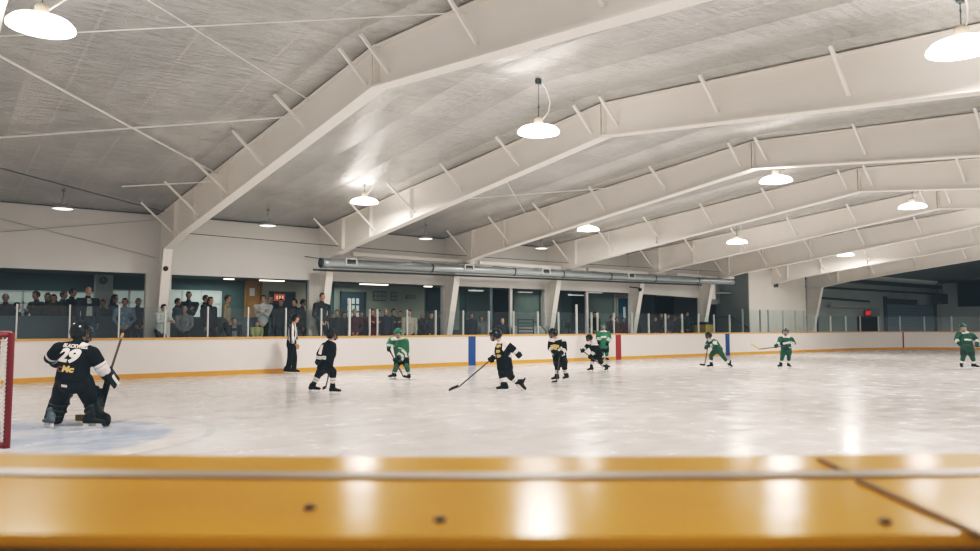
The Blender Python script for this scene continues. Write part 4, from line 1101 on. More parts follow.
# ---- black skater passing the referee, seen from behind, heading right
K = dict(head=(331.6, 335.0), neck=(329.6, 342.2), shR=(324.6, 346.2, -.14), shL=(332.6, 345.6, .14), elR=(319.6, 354, -.22), haR=(318.2, 361.5, -.2), elL=(333.6, 352, .22), haL=(333.6, 354.5, .05),
         pel=(325.6, 364.2), kneeR=(333, 372.4, -.05), kneeL=(318.6, 374.2, .05), ankR=(332.6, 385), ankL=(313.6, 384), footR=(334.4, 392.8), footL=(313.8, 390.8))
GRIP['a'] = V((0, 0, 1))
t, J, jer, I = player('black jersey skater gliding right in front of the referee, stick upright between the legs', 'hockey player', K, mixdir(.95, .15), 'black', toes=(mixdir(1, .1), mixdir(1, -.1)), S=.96, yoke=False)
decal(jer, 'sleeve_stripe', blob_patch([(-.03, .10), (.03, .10), (.0, -.10), (-.06, -.08)]), M_WHITEJ, J['shR'].lerp(J['elR'], .45), mixdir(1, 0), V((0, 0, 1)))
r = I['root']
stick(J['haL']+r+V((0, 0, .06)), at_depth(325.6, 388.6, I['W']), at_depth(323.2, 390.0, I['W']-.05), 'thin stick held upright by the black skater beside the referee')

# ---- green skater bending forward at the boards
K = dict(head=(398.3, 333.2, -.12), neck=(399.2, 338.6), shR=(391.6, 339.4), shL=(405.8, 341.4), elR=(388.8, 344.5, -.05), haR=(388.8, 348.6, -.12), elL=(407.2, 351, -.05), haL=(395.9, 359.8, -.28),
         pel=(402.0, 357.2), kneeR=(396.6, 365.6, -.1), kneeL=(406.4, 365.2, -.1), ankR=(394.4, 373.4), ankL=(408.9, 373.6), footR=(392.8, 377.8), footL=(409.0, 378.0))
t, J, jer, I = player('green jersey skater bent forward over a stick left of the blue board line', 'hockey player', K, mixdir(-.25, -1), 'green', look=mixdir(-.35, -1)+V((0, 0, -.25)), toes=(mixdir(.25, -1), mixdir(-.8, -.6)), S=.96)
r = I['root']
decal(jer, 'shoulder_patch', blob_patch([(-.09, .03), (-.01, .05), (.03, -.01), (-.05, -.04)]), M_WHITEJ, J['shR'].lerp(I['neck'], .35), IMR, V((0, 0, 1)))
decal(jer, 'chest_crest', blob_patch([(-.05, .03), (.05, .015), (.06, -.01), (-.04, .0)]), M_WHITEJ, I['chest']-I['spine']*.10, IMR, V((0, 0, 1)))
stick(J['haR']+r, at_depth(403.8, 377.4, I['W']-.35), at_depth(410.5, 378.6, I['W']-.40), 'dark stick slanting down from the bent green skater to the ice')

# ---- black skater striding left, one hand on the stick
K = dict(head=(496, 335.2), neck=(501.5, 342.2), shL=(507.2, 345.2, -.12), shR=(499.2, 345.8, .15), elL=(513.4, 349.6, -.16), haL=(518.2, 354.4, -.14), elR=(497.2, 354, .18), haR=(491.8, 358.8, .12),
         pel=(504.6, 364.5), kneeR=(502.2, 375.6, .05), kneeL=(510.2, 376.0, -.05), ankR=(503.8, 384.0), ankL=(517.2, 382.2), footR=(503.0, 390.4), footL=(519.0, 389.2))
t, J, jer, I = player('black jersey skater with white shoulders striding left, rear arm swung back', 'hockey player', K, mixdir(-1, -.25), 'black', look=mixdir(-1, -.15)+V((0, 0, -.2)), toes=(tuple(mixdir(.55, -.35)*.75+V((0, 0, -.55))), tuple(mixdir(-1, -.1))), S=1.02, lift=(.06, 0))
r = I['root']
for dz in (.06, -.05, -.15): decal(jer, 'chest_print', blob_patch([(-.07, .04), (.05, .045), (.06, .0), (-.02, -.03), (-.07, -.02)]), M_GOLDJ, I['chest']+I['spine']*dz, IMR.lerp(-V((I['fw'].y*-1, I['fw'].x, 0)), .0)*.75+IMF*-.6, V((0, 0, 1)))
hd = (at_depth(458.2, 387.6, I['W'])-(J['haR']+r))
stick(J['haR']+r-hd.normalized()*.08, at_depth(458.2, 387.4, I['W']), at_depth(449.2, 391.4, I['W']-.1), 'long brown stick reaching out left from the striding black skater')

# ---- black skater facing the camera, stick straight down
K = dict(head=(553.4, 333.4, -.05), neck=(556.6, 339.4), shR=(551.2, 341.2, -.05), shL=(563.4, 341.6, .05), elR=(550.0, 348.6, -.1), haR=(554.6, 352.2, -.26), elL=(564.6, 349.6, -.08), haL=(560.2, 354.2, -.26),
         pel=(560.0, 359.4), kneeR=(557.8, 366.2, -.06), kneeL=(564.4, 366.2, -.06), ankR=(556.6, 375.0), ankL=(565.6, 374.0), footR=(555.8, 380.2), footL=(566.0, 379.4))
t, J, jer, I = player('black jersey skater standing between the two crouching skaters, looking left over hands at waist', 'hockey player', K, mixdir(-.55, -.85), 'black', look=mixdir(-.85, -.5)+V((0, 0, -.1)), toes=(mixdir(-.6, -.8), mixdir(-.8, -.6)), S=.97)
r = I['root']
decal(jer, 'chest_crest', blob_patch([(-.10, .04), (-.02, .07), (.09, .05), (.10, -.01), (.02, -.02), (.08, -.06), (-.06, -.07), (-.03, -.01)]), M_GOLDJ, I['chest']-I['spine']*.03, V((-I['fw'].y, I['fw'].x, 0)), V((0, 0, 1)))
stick(J['haL']+r+V((0, 0, .08)), at_depth(556.4, 382.6, I['W']-.30), at_depth(551.8, 384.0, I['W']-.38), 'stick held straight down by the upright black skater')

# ---- small black skater crouching in front of the standing green skater
K = dict(head=(589.3, 338.2), neck=(592.2, 342.8), shL=(593.6, 344.6, -.12), shR=(587.8, 345.2, .12), elL=(594.2, 351.2, -.16), haL=(590.2, 356.6, -.18), elR=(585.2, 348.4, .05), haR=(582.4, 350.6, -.08),
         pel=(597.4, 353.8), kneeR=(593.0, 359.4, .05), kneeL=(600.4, 361.2, -.05), ankR=(591.2, 366.0), ankL=(605.0, 366.0), footR=(590.6, 370.6), footL=(606.6, 370.4))
t, J, jer, I = player('small black jersey skater crouching low just left of the red line', 'hockey player', K, mixdir(-.95, -.35), 'black', look=mixdir(-.9, -.45), toes=(mixdir(-.5, -.8), mixdir(-.9, -.3)), S=.86)
r = I['root']; d = (J['haL']-J['haR']).normalized()
stick(J['haR']+r-d*.08, J['haL']+r+d*.50, J['haL']+r+d*.50+V((IMR*.2))+V((0, 0, -.02)), 'stick slanting down right across the crouching small black skater')

# ---- green skater standing upright by the boards
K = dict(head=(603.2, 326.4, -.05), neck=(603.5, 331.0), shR=(598.8, 332.9), shL=(608.4, 333.2), elR=(597.4, 337.8), haR=(598.8, 342.2, -.15), elL=(609.8, 338.2), haL=(607.4, 343.6, -.15),
         pel=(603.8, 345.4), kneeR=(602.0, 352.0, -.05), kneeL=(606.6, 352.4, -.05), ankR=(602.2, 357.2), ankL=(607.0, 357.2), footR=(602.4, 360.6), footL=(607.2, 360.6))
t, J, jer, I = player('bright green skater standing upright against the far boards beside the red line', 'hockey player', K, mixdir(-.15, -1), 'green', toes=(mixdir(.2, -1), mixdir(-.4, -1)), S=1.04)
decal(jer, 'chest_crest', blob_patch([(-.11, .03), (.11, .04), (.10, -.03), (-.10, -.04)]), M_WHITEJ, I['chest']-I['spine']*.05, V((-I['fw'].y, I['fw'].x, 0)), V((0, 0, 1)))

# ---- green skater striding left before the far blue line
K = dict(head=(708.6, 335.8), neck=(711.4, 339.6), shL=(714.0, 341.0, -.12), shR=(708.6, 341.4, .12), elL=(712.6, 345.6, -.2), haL=(708.2, 346.2, -.2), elR=(706.6, 345.0, .1), haR=(705.8, 347.4, -.02),
         pel=(717.4, 348.6), kneeR=(711.2, 355.2, .03), kneeL=(722.6, 355.8, -.03), ankR=(711.0, 362.4), ankL=(727.8, 362.8), footR=(710.4, 367.0), footL=(729.8, 367.2))
t, J, jer, I = player('green skater lunging left just left of the far blue line, rear leg stretched back', 'hockey player', K, mixdir(-1, -.3), 'dgreen', look=mixdir(-.95, -.4), toes=(tuple(mixdir(.3, -.7)+V((0, 0, -.25))), tuple(mixdir(-1, -.15))), S=.88, pants=M_DGREENJ, helm_m=M_HELM_B, lift=(.03, 0))
r = I['root']
decal(jer, 'chest_print', blob_patch([(-.10, .07), (.08, .05), (.06, -.02), (.10, -.07), (-.08, -.05)]), M_WHITEJ, I['chest'], -IMR*-1, V((0, 0, 1)))
stick(J['haL']+r+V((0, 0, .05)), at_depth(704.6, 366.0, I['W']-.1), at_depth(699.8, 365.2, I['W']-.1), 'short stick held low by the lunging green skater')

# ---- green skater holding the stick level
K = dict(head=(785.4, 332.0, -.05), neck=(785.8, 336.8), shR=(780.4, 338.6), shL=(791.4, 339.2), elR=(778.6, 343.2, -.1), haR=(776.0, 345.8, -.22), elL=(794.2, 343.4, -.05), haL=(787.4, 346.0, -.25),
         pel=(786.2, 349.0), kneeR=(782.6, 355.4, -.05), kneeL=(788.8, 355.2, -.05), ankR=(781.2, 362.8), ankL=(789.0, 362.6), footR=(780.2, 367.2), footL=(789.2, 367.2))
t, J, jer, I = player('green skater standing right of the far blue line, holding a stick out level', 'hockey player', K, mixdir(-.35, -.95), 'dgreen', toes=(mixdir(.1, -1), mixdir(-.8, -.5)), S=.92, pants=M_DGREENJ)
r = I['root']
decal(jer, 'chest_print', blob_patch([(-.11, .02), (.09, .05), (.10, -.0), (-.09, -.05)]), M_WHITEJ, I['chest']-I['spine']*.08, V((-I['fw'].y, I['fw'].x, 0)), V((0, 0, 1)))
d = (at_depth(758.2, 349.0, I['W']-.3)-(J['haR']+r)).normalized()
stick(J['haL']+r-d*.05, at_depth(758.4, 349.2, I['W']-.3), at_depth(751.4, 344.8, I['W']-.3), 'stick with yellow blade held level above the ice', M_STICKY)

# ---- dark green skater at the right edge
K = dict(head=(963.0, 328.0, -.05), neck=(964.6, 332.4), shR=(958.4, 334.8), shL=(972.2, 335.4), elR=(956.4, 340.2, -.05), haR=(960.0, 343.8, -.25), elL=(977.0, 340.4, -.05), haL=(977.0, 344.6, -.25),
         pel=(967.2, 348.4), kneeR=(963.4, 355.6, -.05), kneeL=(971.8, 355.6, -.05), ankR=(962.0, 363.0), ankL=(974.2, 363.0), footR=(961.6, 367.8), footL=(975.0, 367.8))
t, J, jer, I = player('dark green skater standing upright at the far right, arms bent', 'hockey player', K, mixdir(-.2, -1), 'dgreen', look=mixdir(-.35, -1), toes=(mixdir(.3, -1), mixdir(-.5, -1)), S=1.04, pants=mat('black_green_pants', (.012, .035, .03), .6, .2, 10), helm_m=M_HELM_DG)
r = I['root']
decal(jer, 'chest_print', blob_patch([(-.11, .03), (-.03, .045), (.12, .02), (.11, -.02), (-.02, -.01), (-.10, -.01)]), M_WHITEJ, I['chest']-I['spine']*.08, V((-I['fw'].y, I['fw'].x, 0)), V((0, 0, 1)))
d = (J['haL']-J['haR']).normalized()
stick(J['haR']+r-d*.1, J['haL']+r+d*.55+V((0, 0, -.1)), J['haL']+r+d*.8+V((0, 0, -.12)), 'stick held across the body of the far right green skater')

def wide(bm, k):
    for v in bm.verts: v.co.x *= k
    return bm
# ---- goalie from behind
def goalie():
    label = 'goalie in black jersey 29 seen from behind, crouching in front of the goal'
    fl, fr = on_ground(49, 428), on_ground(92, 428.5); root_p = V(((fl.x+fr.x)/2, (fl.y+fr.y)/2, 0)); W = 10.43
    fw = mixdir(.22, 1); lf = V((-fw.y, fw.x, 0)); Up = V((0, 0, 1)); S = 1.0
    t = tag(empty('person', root_p), label, 'goalie')
    P = lambda px, py, dd=0: at_depth(px, py, W+dd)-root_p
    head = P(80.6, 333.4, .16); neck = P(78.2, 343.2, .06); pel = P(72.6, 376, -.04)
    shL, shR = P(59.0, 349.0, .04), P(92.2, 353.2, .0); elL, haL = P(50.2, 358.0, .14), P(55.5, 359.5, .42)
    elR, haR = P(101.4, 367.5, .06), P(109.2, 378.5, .22)
    hipL, hipR = P(66.4, 379), P(83, 380); knL, knR = P(58.6, 401.5, .12), P(90.6, 401, .18)
    anL, anR = P(52.2, 419), P(92.0, 418.5)
    side = (shL-shR).normalized(); spine = (neck-pel).normalized(); chest = pel.lerp(neck, .66)
    look = mixdir(.85, .45)+V((0, 0, -.08))
    bm = B(); head_bm(bm, head, look, S)
    tube(bm, [chest, neck, head-Up*.03], [(.1, .09), (.062, .062), (.054, .056)], 10, side)
    tube(bm, [pel, pel.lerp(chest, .5), chest], [(.14, .10), (.13, .10), (.15, .11)], 12, side)
    for a, b, c, h, k, n in ((shL, elL, haL, hipL, knL, anL), (shR, elR, haR, hipR, knR, anR)):
        tube(bm, [chest.lerp(a, .4), a, b, c], [.06, .058, .045, .034], 8, side); tube(bm, [h, k, n], [.085, .06, .045], 8, lf)
    soft('body', bm, M_SKIN2, t, .014, 3); face_parts(t, head, look, S)
    bm = B()
    tube(bm, [pel-spine*.085, pel+spine*.12, chest, neck-spine*.08], [(.225, .175), (.222, .16), (.245, .165), (.17, .11)], 18, side, cap='end')
    tube(bm, [shR, chest.lerp(neck, .62), shL], [.092, .105, .092], 12, Up)
    tube(bm, [neck-spine*.06, neck+spine*.015], [.10, .078], 12, side)
    wL, wR = elL.lerp(haL, .72), elR.lerp(haR, .45)
    tube(bm, [shL, shL.lerp(elL, .5), elL, wL], [.10, .092, .085, .078], 12, Up)
    tube(bm, [shR, shR.lerp(elR, .5), elR, wR], [.10, .095, .09, .085], 12, side)
    def jf(p):
        tt, d = seg_t(p, shR, elR)
        if d < .13 and (p-chest).dot(-side) > .14:
            if .72 < tt < .86 or .95 < tt: return 1
            if .86 <= tt <= .95: return 2
        t2, d2 = seg_t(p, elR, wR)
        if d2 < .10 and (p-chest).dot(-side) > .2 and t2 < .16 and t2 > .06: return 1
        t3, d3 = seg_t(p, shL, elL)
        if (p-chest).dot(side) > .17 and .70 < t3 < .90: return 1
        if (p-chest).dot(side) > .15 and .0 < seg_t(p, elL, haL)[0] and seg_t(p, elL, haL)[1] < .10 and .22 < seg_t(p, elL, haL)[0] < .4: return 1
        if (p-neck).length < .19 and (p-neck).dot(spine) > -.045 and (p-neck).dot(side) < -.085: return 1
        return 0
    jer = soft('jersey', bm, [M_BLACKJ, M_WHITEJ, M_GREYJ], t, .011, 4, jf)
    bm = B(); tube(bm, [pel+spine*.02, pel-Up*.09], [(.20, .165), (.205, .165)], 14, lf)
    for h, k in ((hipL, knL), (hipR, knR)): tube(bm, [h, h.lerp(k, .5), h.lerp(k, .92)], [.13, .13, .11], 12, lf)
    pants = soft('pants', bm, M_BLACKGEAR, t, .013, 4)
    # leg pads wrapped over shin and knee (front), calf behind
    for q, k, n, ft, td in (('L', knL, anL, fl-root_p, mixdir(-.75, .55)), ('R', knR, anR, fr-root_p, mixdir(.95, .12))):
        f2 = V((td.x, td.y, 0)).normalized()*.5+fw*.5; f2.normalize(); up = (k-n).normalized(); sd = up.cross(f2).normalized()
        bm = B(); o = f2*.075
        tube(bm, [n+o-up*.03+f2*.05, n+o+up*.10, k+o-up*.02, k+o+up*.17], [(.125, .06), (.125, .065), (.13, .07), (.12, .055)], 14, sd)
        for z in (-.14, -.02, .1): tube(bm, [k+o+f2*.045+up*z-sd*.11, k+o+f2*.06+up*z+sd*.11], [.03, .03], 8, up)
        tube(bm, [k-up*.1, n+up*.05], [.085, .07], 10, sd)
        tube(bm, [n+o+f2*.06-up*.02, ft+f2*.20+Up*.10], [(.11, .05), (.085, .04)], 10, sd)
        pd = soft('leg_pad', bm, M_BLACKGEAR, t, .013, 3)
        bm = B()
        for z in (.2, .5, .8):
            c = n.lerp(k, z); pts = [c+sd*.10*math.cos(a)-f2*.085*math.sin(a) for a in [PI*i/8 for i in range(9)]]; tube(bm, pts, [.009]*9, 6, up)
        obj('pad_strap', bm, M_DARKSTEEL, pd, True)
        skate(t, ft, td, 1.05, n, mat('grey_blue_skate', (.09, .115, .13), .5, .3, 14) if q == 'L' else M_BLACKGEAR)
    # blocker (right hand) and catching glove (left hand)
    d = (haR-elR).normalized(); s = IMR-d*IMR.dot(d); s.normalize(); nn = d.cross(s)
    bm = B(); fist_glove(bm, haR, d, V((0, 0, 1)), 1.0, -1)
    tube(bm, [elR.lerp(haR, .35), elR.lerp(haR, .8)], [.085, .075], 10, s); g = soft('glove', bm, M_BLACKGEAR, t, .0105, 2)
    bm = B(); c = haR+d*.0+s*.055
    bar(bm, c-d*.16, c+d*.13, .035, .20, nn.cross(d) if False else s.cross(d)); bmesh.ops.bevel(bm, geom=bm.edges[:], offset=.015, segments=2, affect='EDGES'); obj('blocker_pad', bm, M_BLACKGEAR, g, True)
    bm = B(); bar(bm, c-d*.05+s*.02, c+d*.14+s*.02, .012, .05, s.cross(d)); obj('blocker_trim', bm, M_WHITEJ, g)
    d = (haL-elL).normalized()
    bm = B(); ball(bm, haL+d*.06, (.11, .09, .12), 12); fist_glove(bm, haL, d, Up, 1.0); soft('catching_glove', bm, M_BLACKGEAR, t, .012, 2)
    h = helmet(t, head, look, 1.02, M_HELM_B)
    # lettering on the back; the back faces the viewer
    bk = chest+fw*-.1; rt = -side; up = spine
    def onback(px, py): return P(px, py, -.1)
    u_ = (P(77, 340)-P(74.5, 372)).normalized()
    rr = (P(90, 350.0)-P(60, 347.5)).normalized()
    decal(jer, 'back_name', wide(text_mesh('BLACKWELL', .064, shear=.12, bold=.003), .98), M_WHITEJ, onback(73.6, 346.6), rr, u_)
    decal(jer, 'back_number', wide(text_mesh('29', .235, shear=.16, bold=.012), 1.22), M_WHITEJ, onback(68.9, 355.9), rr, u_)
    decal(jer, 'sponsor_gold_letters', wide(text_mesh('Mc', .11, shear=.1, bold=.006), 1.2), M_GOLDJ, onback(70.6, 368.6), rr, u_)
    decal(jer, 'sponsor_letter', text_mesh('C', .10, bold=.002), mat('dim_red_print', (.26, .09, .08), .7), onback(61.6, 368.7), rr, u_)
    decal(jer, 'sponsor_red_disc', blob_patch([(.033*math.cos(a), .03*math.sin(a)) for a in [2*PI*i/16 for i in range(16)]]), M_REDJ, onback(57.0, 368.8), rr, u_)
    decal(pants, 'maker_label', blob_patch([(-.045, .018), (.045, .018), (.045, -.018), (-.045, -.018)]), M_WHITEJ, P(62.0, 386.5, -.25), rr, u_)
    # goalie stick
    r = root_p; top = P(122.4, 335, .36)+r; mid = P(109.6, 374, .28)+r; heel = P(98.6, 407.5, .30)+r; heel.z = max(.04, heel.z)
    toe = P(75.5, 419.5, .34)+r; toe.z = .03
    heel2 = P(97.6, 418, .34)+r; heel2.z = .03
    c0 = (top+heel2)/2; st = tag(empty('hockey_stick', c0), 'wide goalie stick held by the goalie, tan knob end raised', 'hockey stick')
    bm = B(); bar(bm, top-c0, mid-c0, .022, .03); obj('shaft', bm, M_STICK, st)
    bm = B(); bar(bm, mid-c0, heel2-c0, .024, .085, IMR); obj('paddle', bm, M_BLACKGEAR, st)
    bm = B(); bar(bm, heel2-c0+V((0, 0, .045)), toe-c0+V((0, 0, .045)), .02, .09); obj('blade', bm, M_WOODSTICK, st)
    bm = B(); dd = (mid-top).normalized(); tube(bm, [top-c0-dd*.01, top-c0+dd*.05], [.022, .018], 8); obj('knob', bm, M_WOODSTICK, st, True)
goalie()

# ---- referee
def referee():
    fl, fr = on_ground(287.6, 374.2), on_ground(294.4, 374.4); root_p = V(((fl.x+fr.x)/2, (fl.y+fr.y)/2, 0)); W = ((fl+fr)/2-CAM).dot(FW)
    fw = mixdir(.93, -.25); lf = V((-fw.y, fw.x, 0)); Up = V((0, 0, 1)); S = 1.0
    t = tag(empty('person', root_p), 'referee in black and white striped shirt standing at the far boards', 'referee')
    P = lambda px, py, dd=0: at_depth(px, py, W+dd)-root_p
    head, neck, pel = P(295.6, 318.6), P(293.4, 324.6), P(291.4, 343)
    shR, shL = P(291.6, 328.2, -.18), P(294.2, 328.0, .18); elR, haR = P(291.6, 336.4, -.24), P(295.6, 343.8, -.2); elL, haL = P(295.4, 336, .24), P(297.4, 344.4, .16)
    hipR, hipL = P(290.8, 345.5, -.09), P(292.6, 345.5, .09); knR, knL = P(290.2, 357.6, -.08), P(294.4, 357.6, .08); anR, anL = P(288.2, 367.6, -.06), P(294, 367.8, .06)
    fR, fL = fl-root_p, fr-root_p
    side = (shL-shR).normalized(); spine = (neck-pel).normalized(); chest = pel.lerp(neck, .66)
    bm = B(); head_bm(bm, head, fw, S); tube(bm, [chest, neck, head-Up*.03], [(.1, .09), (.06, .06), (.055, .056)], 10, side); tube(bm, [pel, chest], [(.14, .10), (.15, .11)], 12, side)
    for a, b, c, h, k, n, sg in ((shL, elL, haL, hipL, knL, anL, 1), (shR, elR, haR, hipR, knR, anR, -1)):
        tube(bm, [chest.lerp(a, .4), a, b, c], [.06, .055, .043, .03], 8, side); tube(bm, [h, k, n], [.085, .06, .045], 8, lf); hand_bm(bm, c, (c-b), fw, 1.0)
    soft('body', bm, M_SKIN, t, .0115, 2); face_parts(t, head, fw, S)
    bm = B(); tube(bm, [pel+spine*.0, pel.lerp(chest, .5), chest, neck-spine*.07], [(.165, .125), (.165, .125), (.19, .135), (.12, .09)], 16, side)
    tube(bm, [shR, chest.lerp(neck, .6), shL], [.072, .085, .072], 10, Up); tube(bm, [neck-spine*.05, neck+spine*.01], [.075, .065], 10, side)
    for a, b, c in ((shL, elL, haL), (shR, elR, haR)): tube(bm, [a, b, b.lerp(c, .85)], [.075, .06, .048], 10, side)
    soft('striped_shirt', bm, M_STRIPEREF, t, .012, 3)
    bm = B(); tube(bm, [pel+spine*.06, pel-Up*.06], [(.165, .13), (.17, .135)], 12, lf)
    for h, k, n in ((hipL, knL, anL), (hipR, knR, anR)): tube(bm, [h, k, n, n-Up*.03], [.10, .085, .075, .07], 10, lf)
    soft('trousers', bm, M_DARKPANT, t, .014, 3)
    for f_, n in ((fL, anL), (fR, anR)): skate(t, f_, fw, 1.1, n)
    helmet(t, head, fw, .98, M_HELM_B, False)
referee()

# ---- spectators in the gallery
def spectator(label, x, y, floor, top, face, jacket, trousers=M_DARKPANT, hair='dark', pose='down', skin=M_SKIN, long=False, sit=False, stature=None, shirt=None, group=None, hood=False, bald=False, cap=None, cat='person', vox=.0135, lean=.0):
    f = V((face[0], face[1], 0)).normalized(); l = V((-f.y, f.x, 0)); Up = V((0, 0, 1))
    t = tag(empty('person', (x, y, floor)), label, cat, group)
    H = stature or (top-floor); S = .95*(H/1.72)**.5
    sc = lambda a, b, c: f*a+l*b+Up*c
    if sit:
        hip_z = (top-floor)-.47*H; pel = sc(0, 0, hip_z); t['seat_z'] = max(.15, hip_z-.17); t['seat_of'] = ' '.join(label.split()[:7])
    else:
        pel = sc(0, 0, .52*H)
    up = (Up+f*lean).normalized()
    neck = pel+up*.325*H; head = neck+up*.01+f*.025+Up*(.085*H)
    if not sit: pass
    shw = .125*H
    sh = {q: neck-up*.045*H+l*s*shw for q, s in (('L', 1), ('R', -1))}
    el, ha = {}, {}
    for q, s in (('L', 1), ('R', -1)):
        if pose == 'down' and not sit: tg = pel+sc(.06, s*.165*H*.8, -.06*H)
        elif pose == 'pockets': tg = pel+sc(.10, s*.12, .02)
        elif pose == 'crossed': tg = pel+sc(.20, -s*.06, .19*H)
        elif pose == 'lean': tg = pel+sc(.38, s*.12, .16*H)
        elif pose == 'phone': tg = pel+sc(.26, s*.04, .17*H)
        else: tg = pel+sc(.22, s*.08, .05)
        hint = sc(-.4, s*.8, -.5) if pose != 'down' else sc(-.6, s*.3, 0)
        el[q], ha[q] = ik(sh[q], tg, .17*H, .15*H, hint)
    hp = {q: pel+l*s*.055*H-Up*.02 for q, s in (('L', 1), ('R', -1))}
    kn, an = {}, {}
    for q, s in (('L', 1), ('R', -1)):
        if sit: kn[q] = pel+sc(.24*H, s*.09, .0); an[q] = V((kn[q].x, kn[q].y, 0))+sc(-.03, 0, .075)
        else: an[q] = sc(-.0+.03*s, s*.10, .075); kn[q], _ = ik(hp[q], an[q], .245*H, .25*H, f)
        if an[q].z < .075: an[q].z = .075
    chest = pel.lerp(neck, .66)
    bm = B(); head_bm(bm, head, f, S)
    tube(bm, [chest, neck, head-Up*.03], [(.10*S, .09*S), (.058*S, .058*S), (.052*S, .054*S)], 8, l)
    tube(bm, [pel, chest], [(.13*S, .10*S), (.14*S, .10*S)], 10, l)
    for q, s in (('L', 1), ('R', -1)):
        tube(bm, [chest.lerp(sh[q], .4), sh[q], el[q], ha[q]], [.05*S, .048*S, .04*S, .03*S], 8, l); tube(bm, [hp[q], kn[q], an[q]], [.075*S, .055*S, .04*S], 8, l)
        hand_bm(bm, ha[q], (ha[q]-el[q]), f if pose == 'down' else Up, S)
    soft('body', bm, skin, t, vox, 2)
    if not FAR.get('on'): face_parts(t, head, f, S)
    bm = B(); tube(bm, [pel-Up*.05*S, pel.lerp(chest, .5), chest, neck-up*.07*S], [(.175*S, .135*S), (.165*S, .13*S), (.19*S, .14*S), (.12*S, .09*S)], 14, l)
    tube(bm, [sh['R'], chest.lerp(neck, .6), sh['L']], [.072*S, .085*S, .072*S], 10, Up); tube(bm, [neck-up*.05*S, neck+up*.015*S], [.08*S, .07*S], 10, l)
    if hood: tube(bm, [neck-f*.06*S+l*.07*S, neck-f*.09*S, neck-f*.06*S-l*.07*S], [.05*S]*3, 8, Up)
    for q in 'LR': tube(bm, [sh[q], sh[q].lerp(el[q], .5), el[q], el[q].lerp(ha[q], .9)], [.078*S, .07*S, .062*S, .05*S], 10, l)
    jk = soft('jacket', bm, jacket, t, .0145, 2)
    if shirt:
        decal(jk, 'shirt_front', blob_patch([(-.055, .20), (.055, .20), (.085, -.30), (-.085, -.30)]), shirt, chest+f*.05, l*1.0, Up)
    bm = B(); tube(bm, [pel+Up*.05, pel-Up*.04], [(.16*S, .12*S), (.165*S, .13*S)], 10, l)
    for q in 'LR': tube(bm, [hp[q], kn[q], an[q], an[q]-Up*.02], [.095*S, .078*S, .065*S, .062*S], 8, l)
    soft('trousers', bm, trousers, t, .017, 2)
    for q in 'LR':
        a = V((an[q].x, an[q].y, 0)); bm = B(); tube(bm, [a-f*.05+Up*.045, a+f*.07+Up*.04, a+f*.15+Up*.032], [(.04, .045), (.045, .038), (.036, .03)], 8, l); soft('shoe', bm, M_BLACKPL, t, .012, 2)
    if cap or not bald:
        bm = B(); bmesh.ops.create_uvsphere(bm, u_segments=16, v_segments=12, radius=1); R = frame_m(f, l, Up)
        kill = [fc for fc in bm.faces if (lambda q: (q.x > .35 and q.z < .42) or q.z < (-.75 if q.x < -.2 else -.15))(fc.calc_center_median())]
        bmesh.ops.delete(bm, geom=kill, context='FACES')
        for v in bm.verts:
            k = 1+.05*noise.noise(v.co*3); v.co = head+R @ V((v.co.x*.108*S*k, v.co.y*.087*S*k, v.co.z*.115*S*k+.020*S))
        bmesh.ops.solidify(bm, geom=bm.faces[:], thickness=.012)
        h = obj('cap' if cap else 'hair', bm, cap or M_HAIR[hair], t, True)
        if cap:
            bm = B(); tube(bm, [head+f*.07*S+Up*.06*S, head+f*.16*S+Up*.045*S], [(.07*S, .012), (.05*S, .008)], 10, l); obj('cap_peak', bm, cap, h, True)
        elif long:
            bm = B(); tube(bm, [head-f*.04*S+Up*.04*S, head-f*.08*S-Up*.08*S, neck-f*.09*S-Up*.06*S], [(.075*S, .05*S), (.085*S, .05*S), (.06*S, .03*S)], 10, l); obj('long_hair', bm, M_HAIR[hair], h, True)
    return t
FAR = {}
C = lambda n, c: cloth(n, c)
NAVY = C('navy_jacket', (.022, .032, .048)); CHAR = C('charcoal_jacket', (.028, .036, .040)); BLK = C('black_jacket', (.012, .016, .018)); TAN = C('tan_coat', (.30, .25, .165)); GREY = C('grey_hoodie', (.19, .21, .21))
WHT = C('pale_shirt', (.52, .54, .53)); TEAL = C('dark_teal_jacket', (.02, .06, .07)); JEAN = C('blue_jeans', (.05, .09, .14)); OLV = C('olive_coat', (.07, .085, .06)); RED = C('dark_red_coat', (.13, .025, .025)); CREAM = C('cream_jacket', (.50, .46, .38))
BROWN = C('brown_jacket', (.07, .05, .038)); PATT = mat('blue_white_plaid', (.16, .24, .32), .8, .75, 16); YGR = C('yellow_green_jacket', (.32, .34, .14)); LGREY = C('light_grey_tee', (.36, .40, .37)); MAROON = C('maroon_jacket', (.09, .02, .025))
SOUTH = (-.25, -1); EAST = (.9, -.5); WEST = (-.9, -.5)
FL = .5
def spec(px, py, y, **kw):
    p = at_y(px, py, y); return p.x, y, p.z
SEEN = []
def S_(label, px, py, y, face, jacket, floor=None, **kw):
    lo = 13.0 if y < 14.5 else 15.0
    for yy in [y]+[y+d*sg for d in (.1, .2, .3, .4, .5, .6, .7, .8, .9, 1.0, 1.1) for sg in (1, -1)]:
        if not ((13.3 if y < 14.5 and y > 13.25 else 12.7) <= yy <= (14.3 if (y < 14.5 and px < 330) else 16.8)) or (px < 330 and y > 14.5 and yy < 15.0): continue
        p = at_y(px, py, yy)
        if all((V((p.x, p.y))-q).length > .50 for q in SEEN): y = yy; break
    p = at_y(px, py, y); SEEN.append(V((p.x, p.y)))
    x, yy, z = spec(px, py, y); fl = FL if floor is None else floor
    return spectator(label, x, yy, fl, z, face, jacket, **kw)
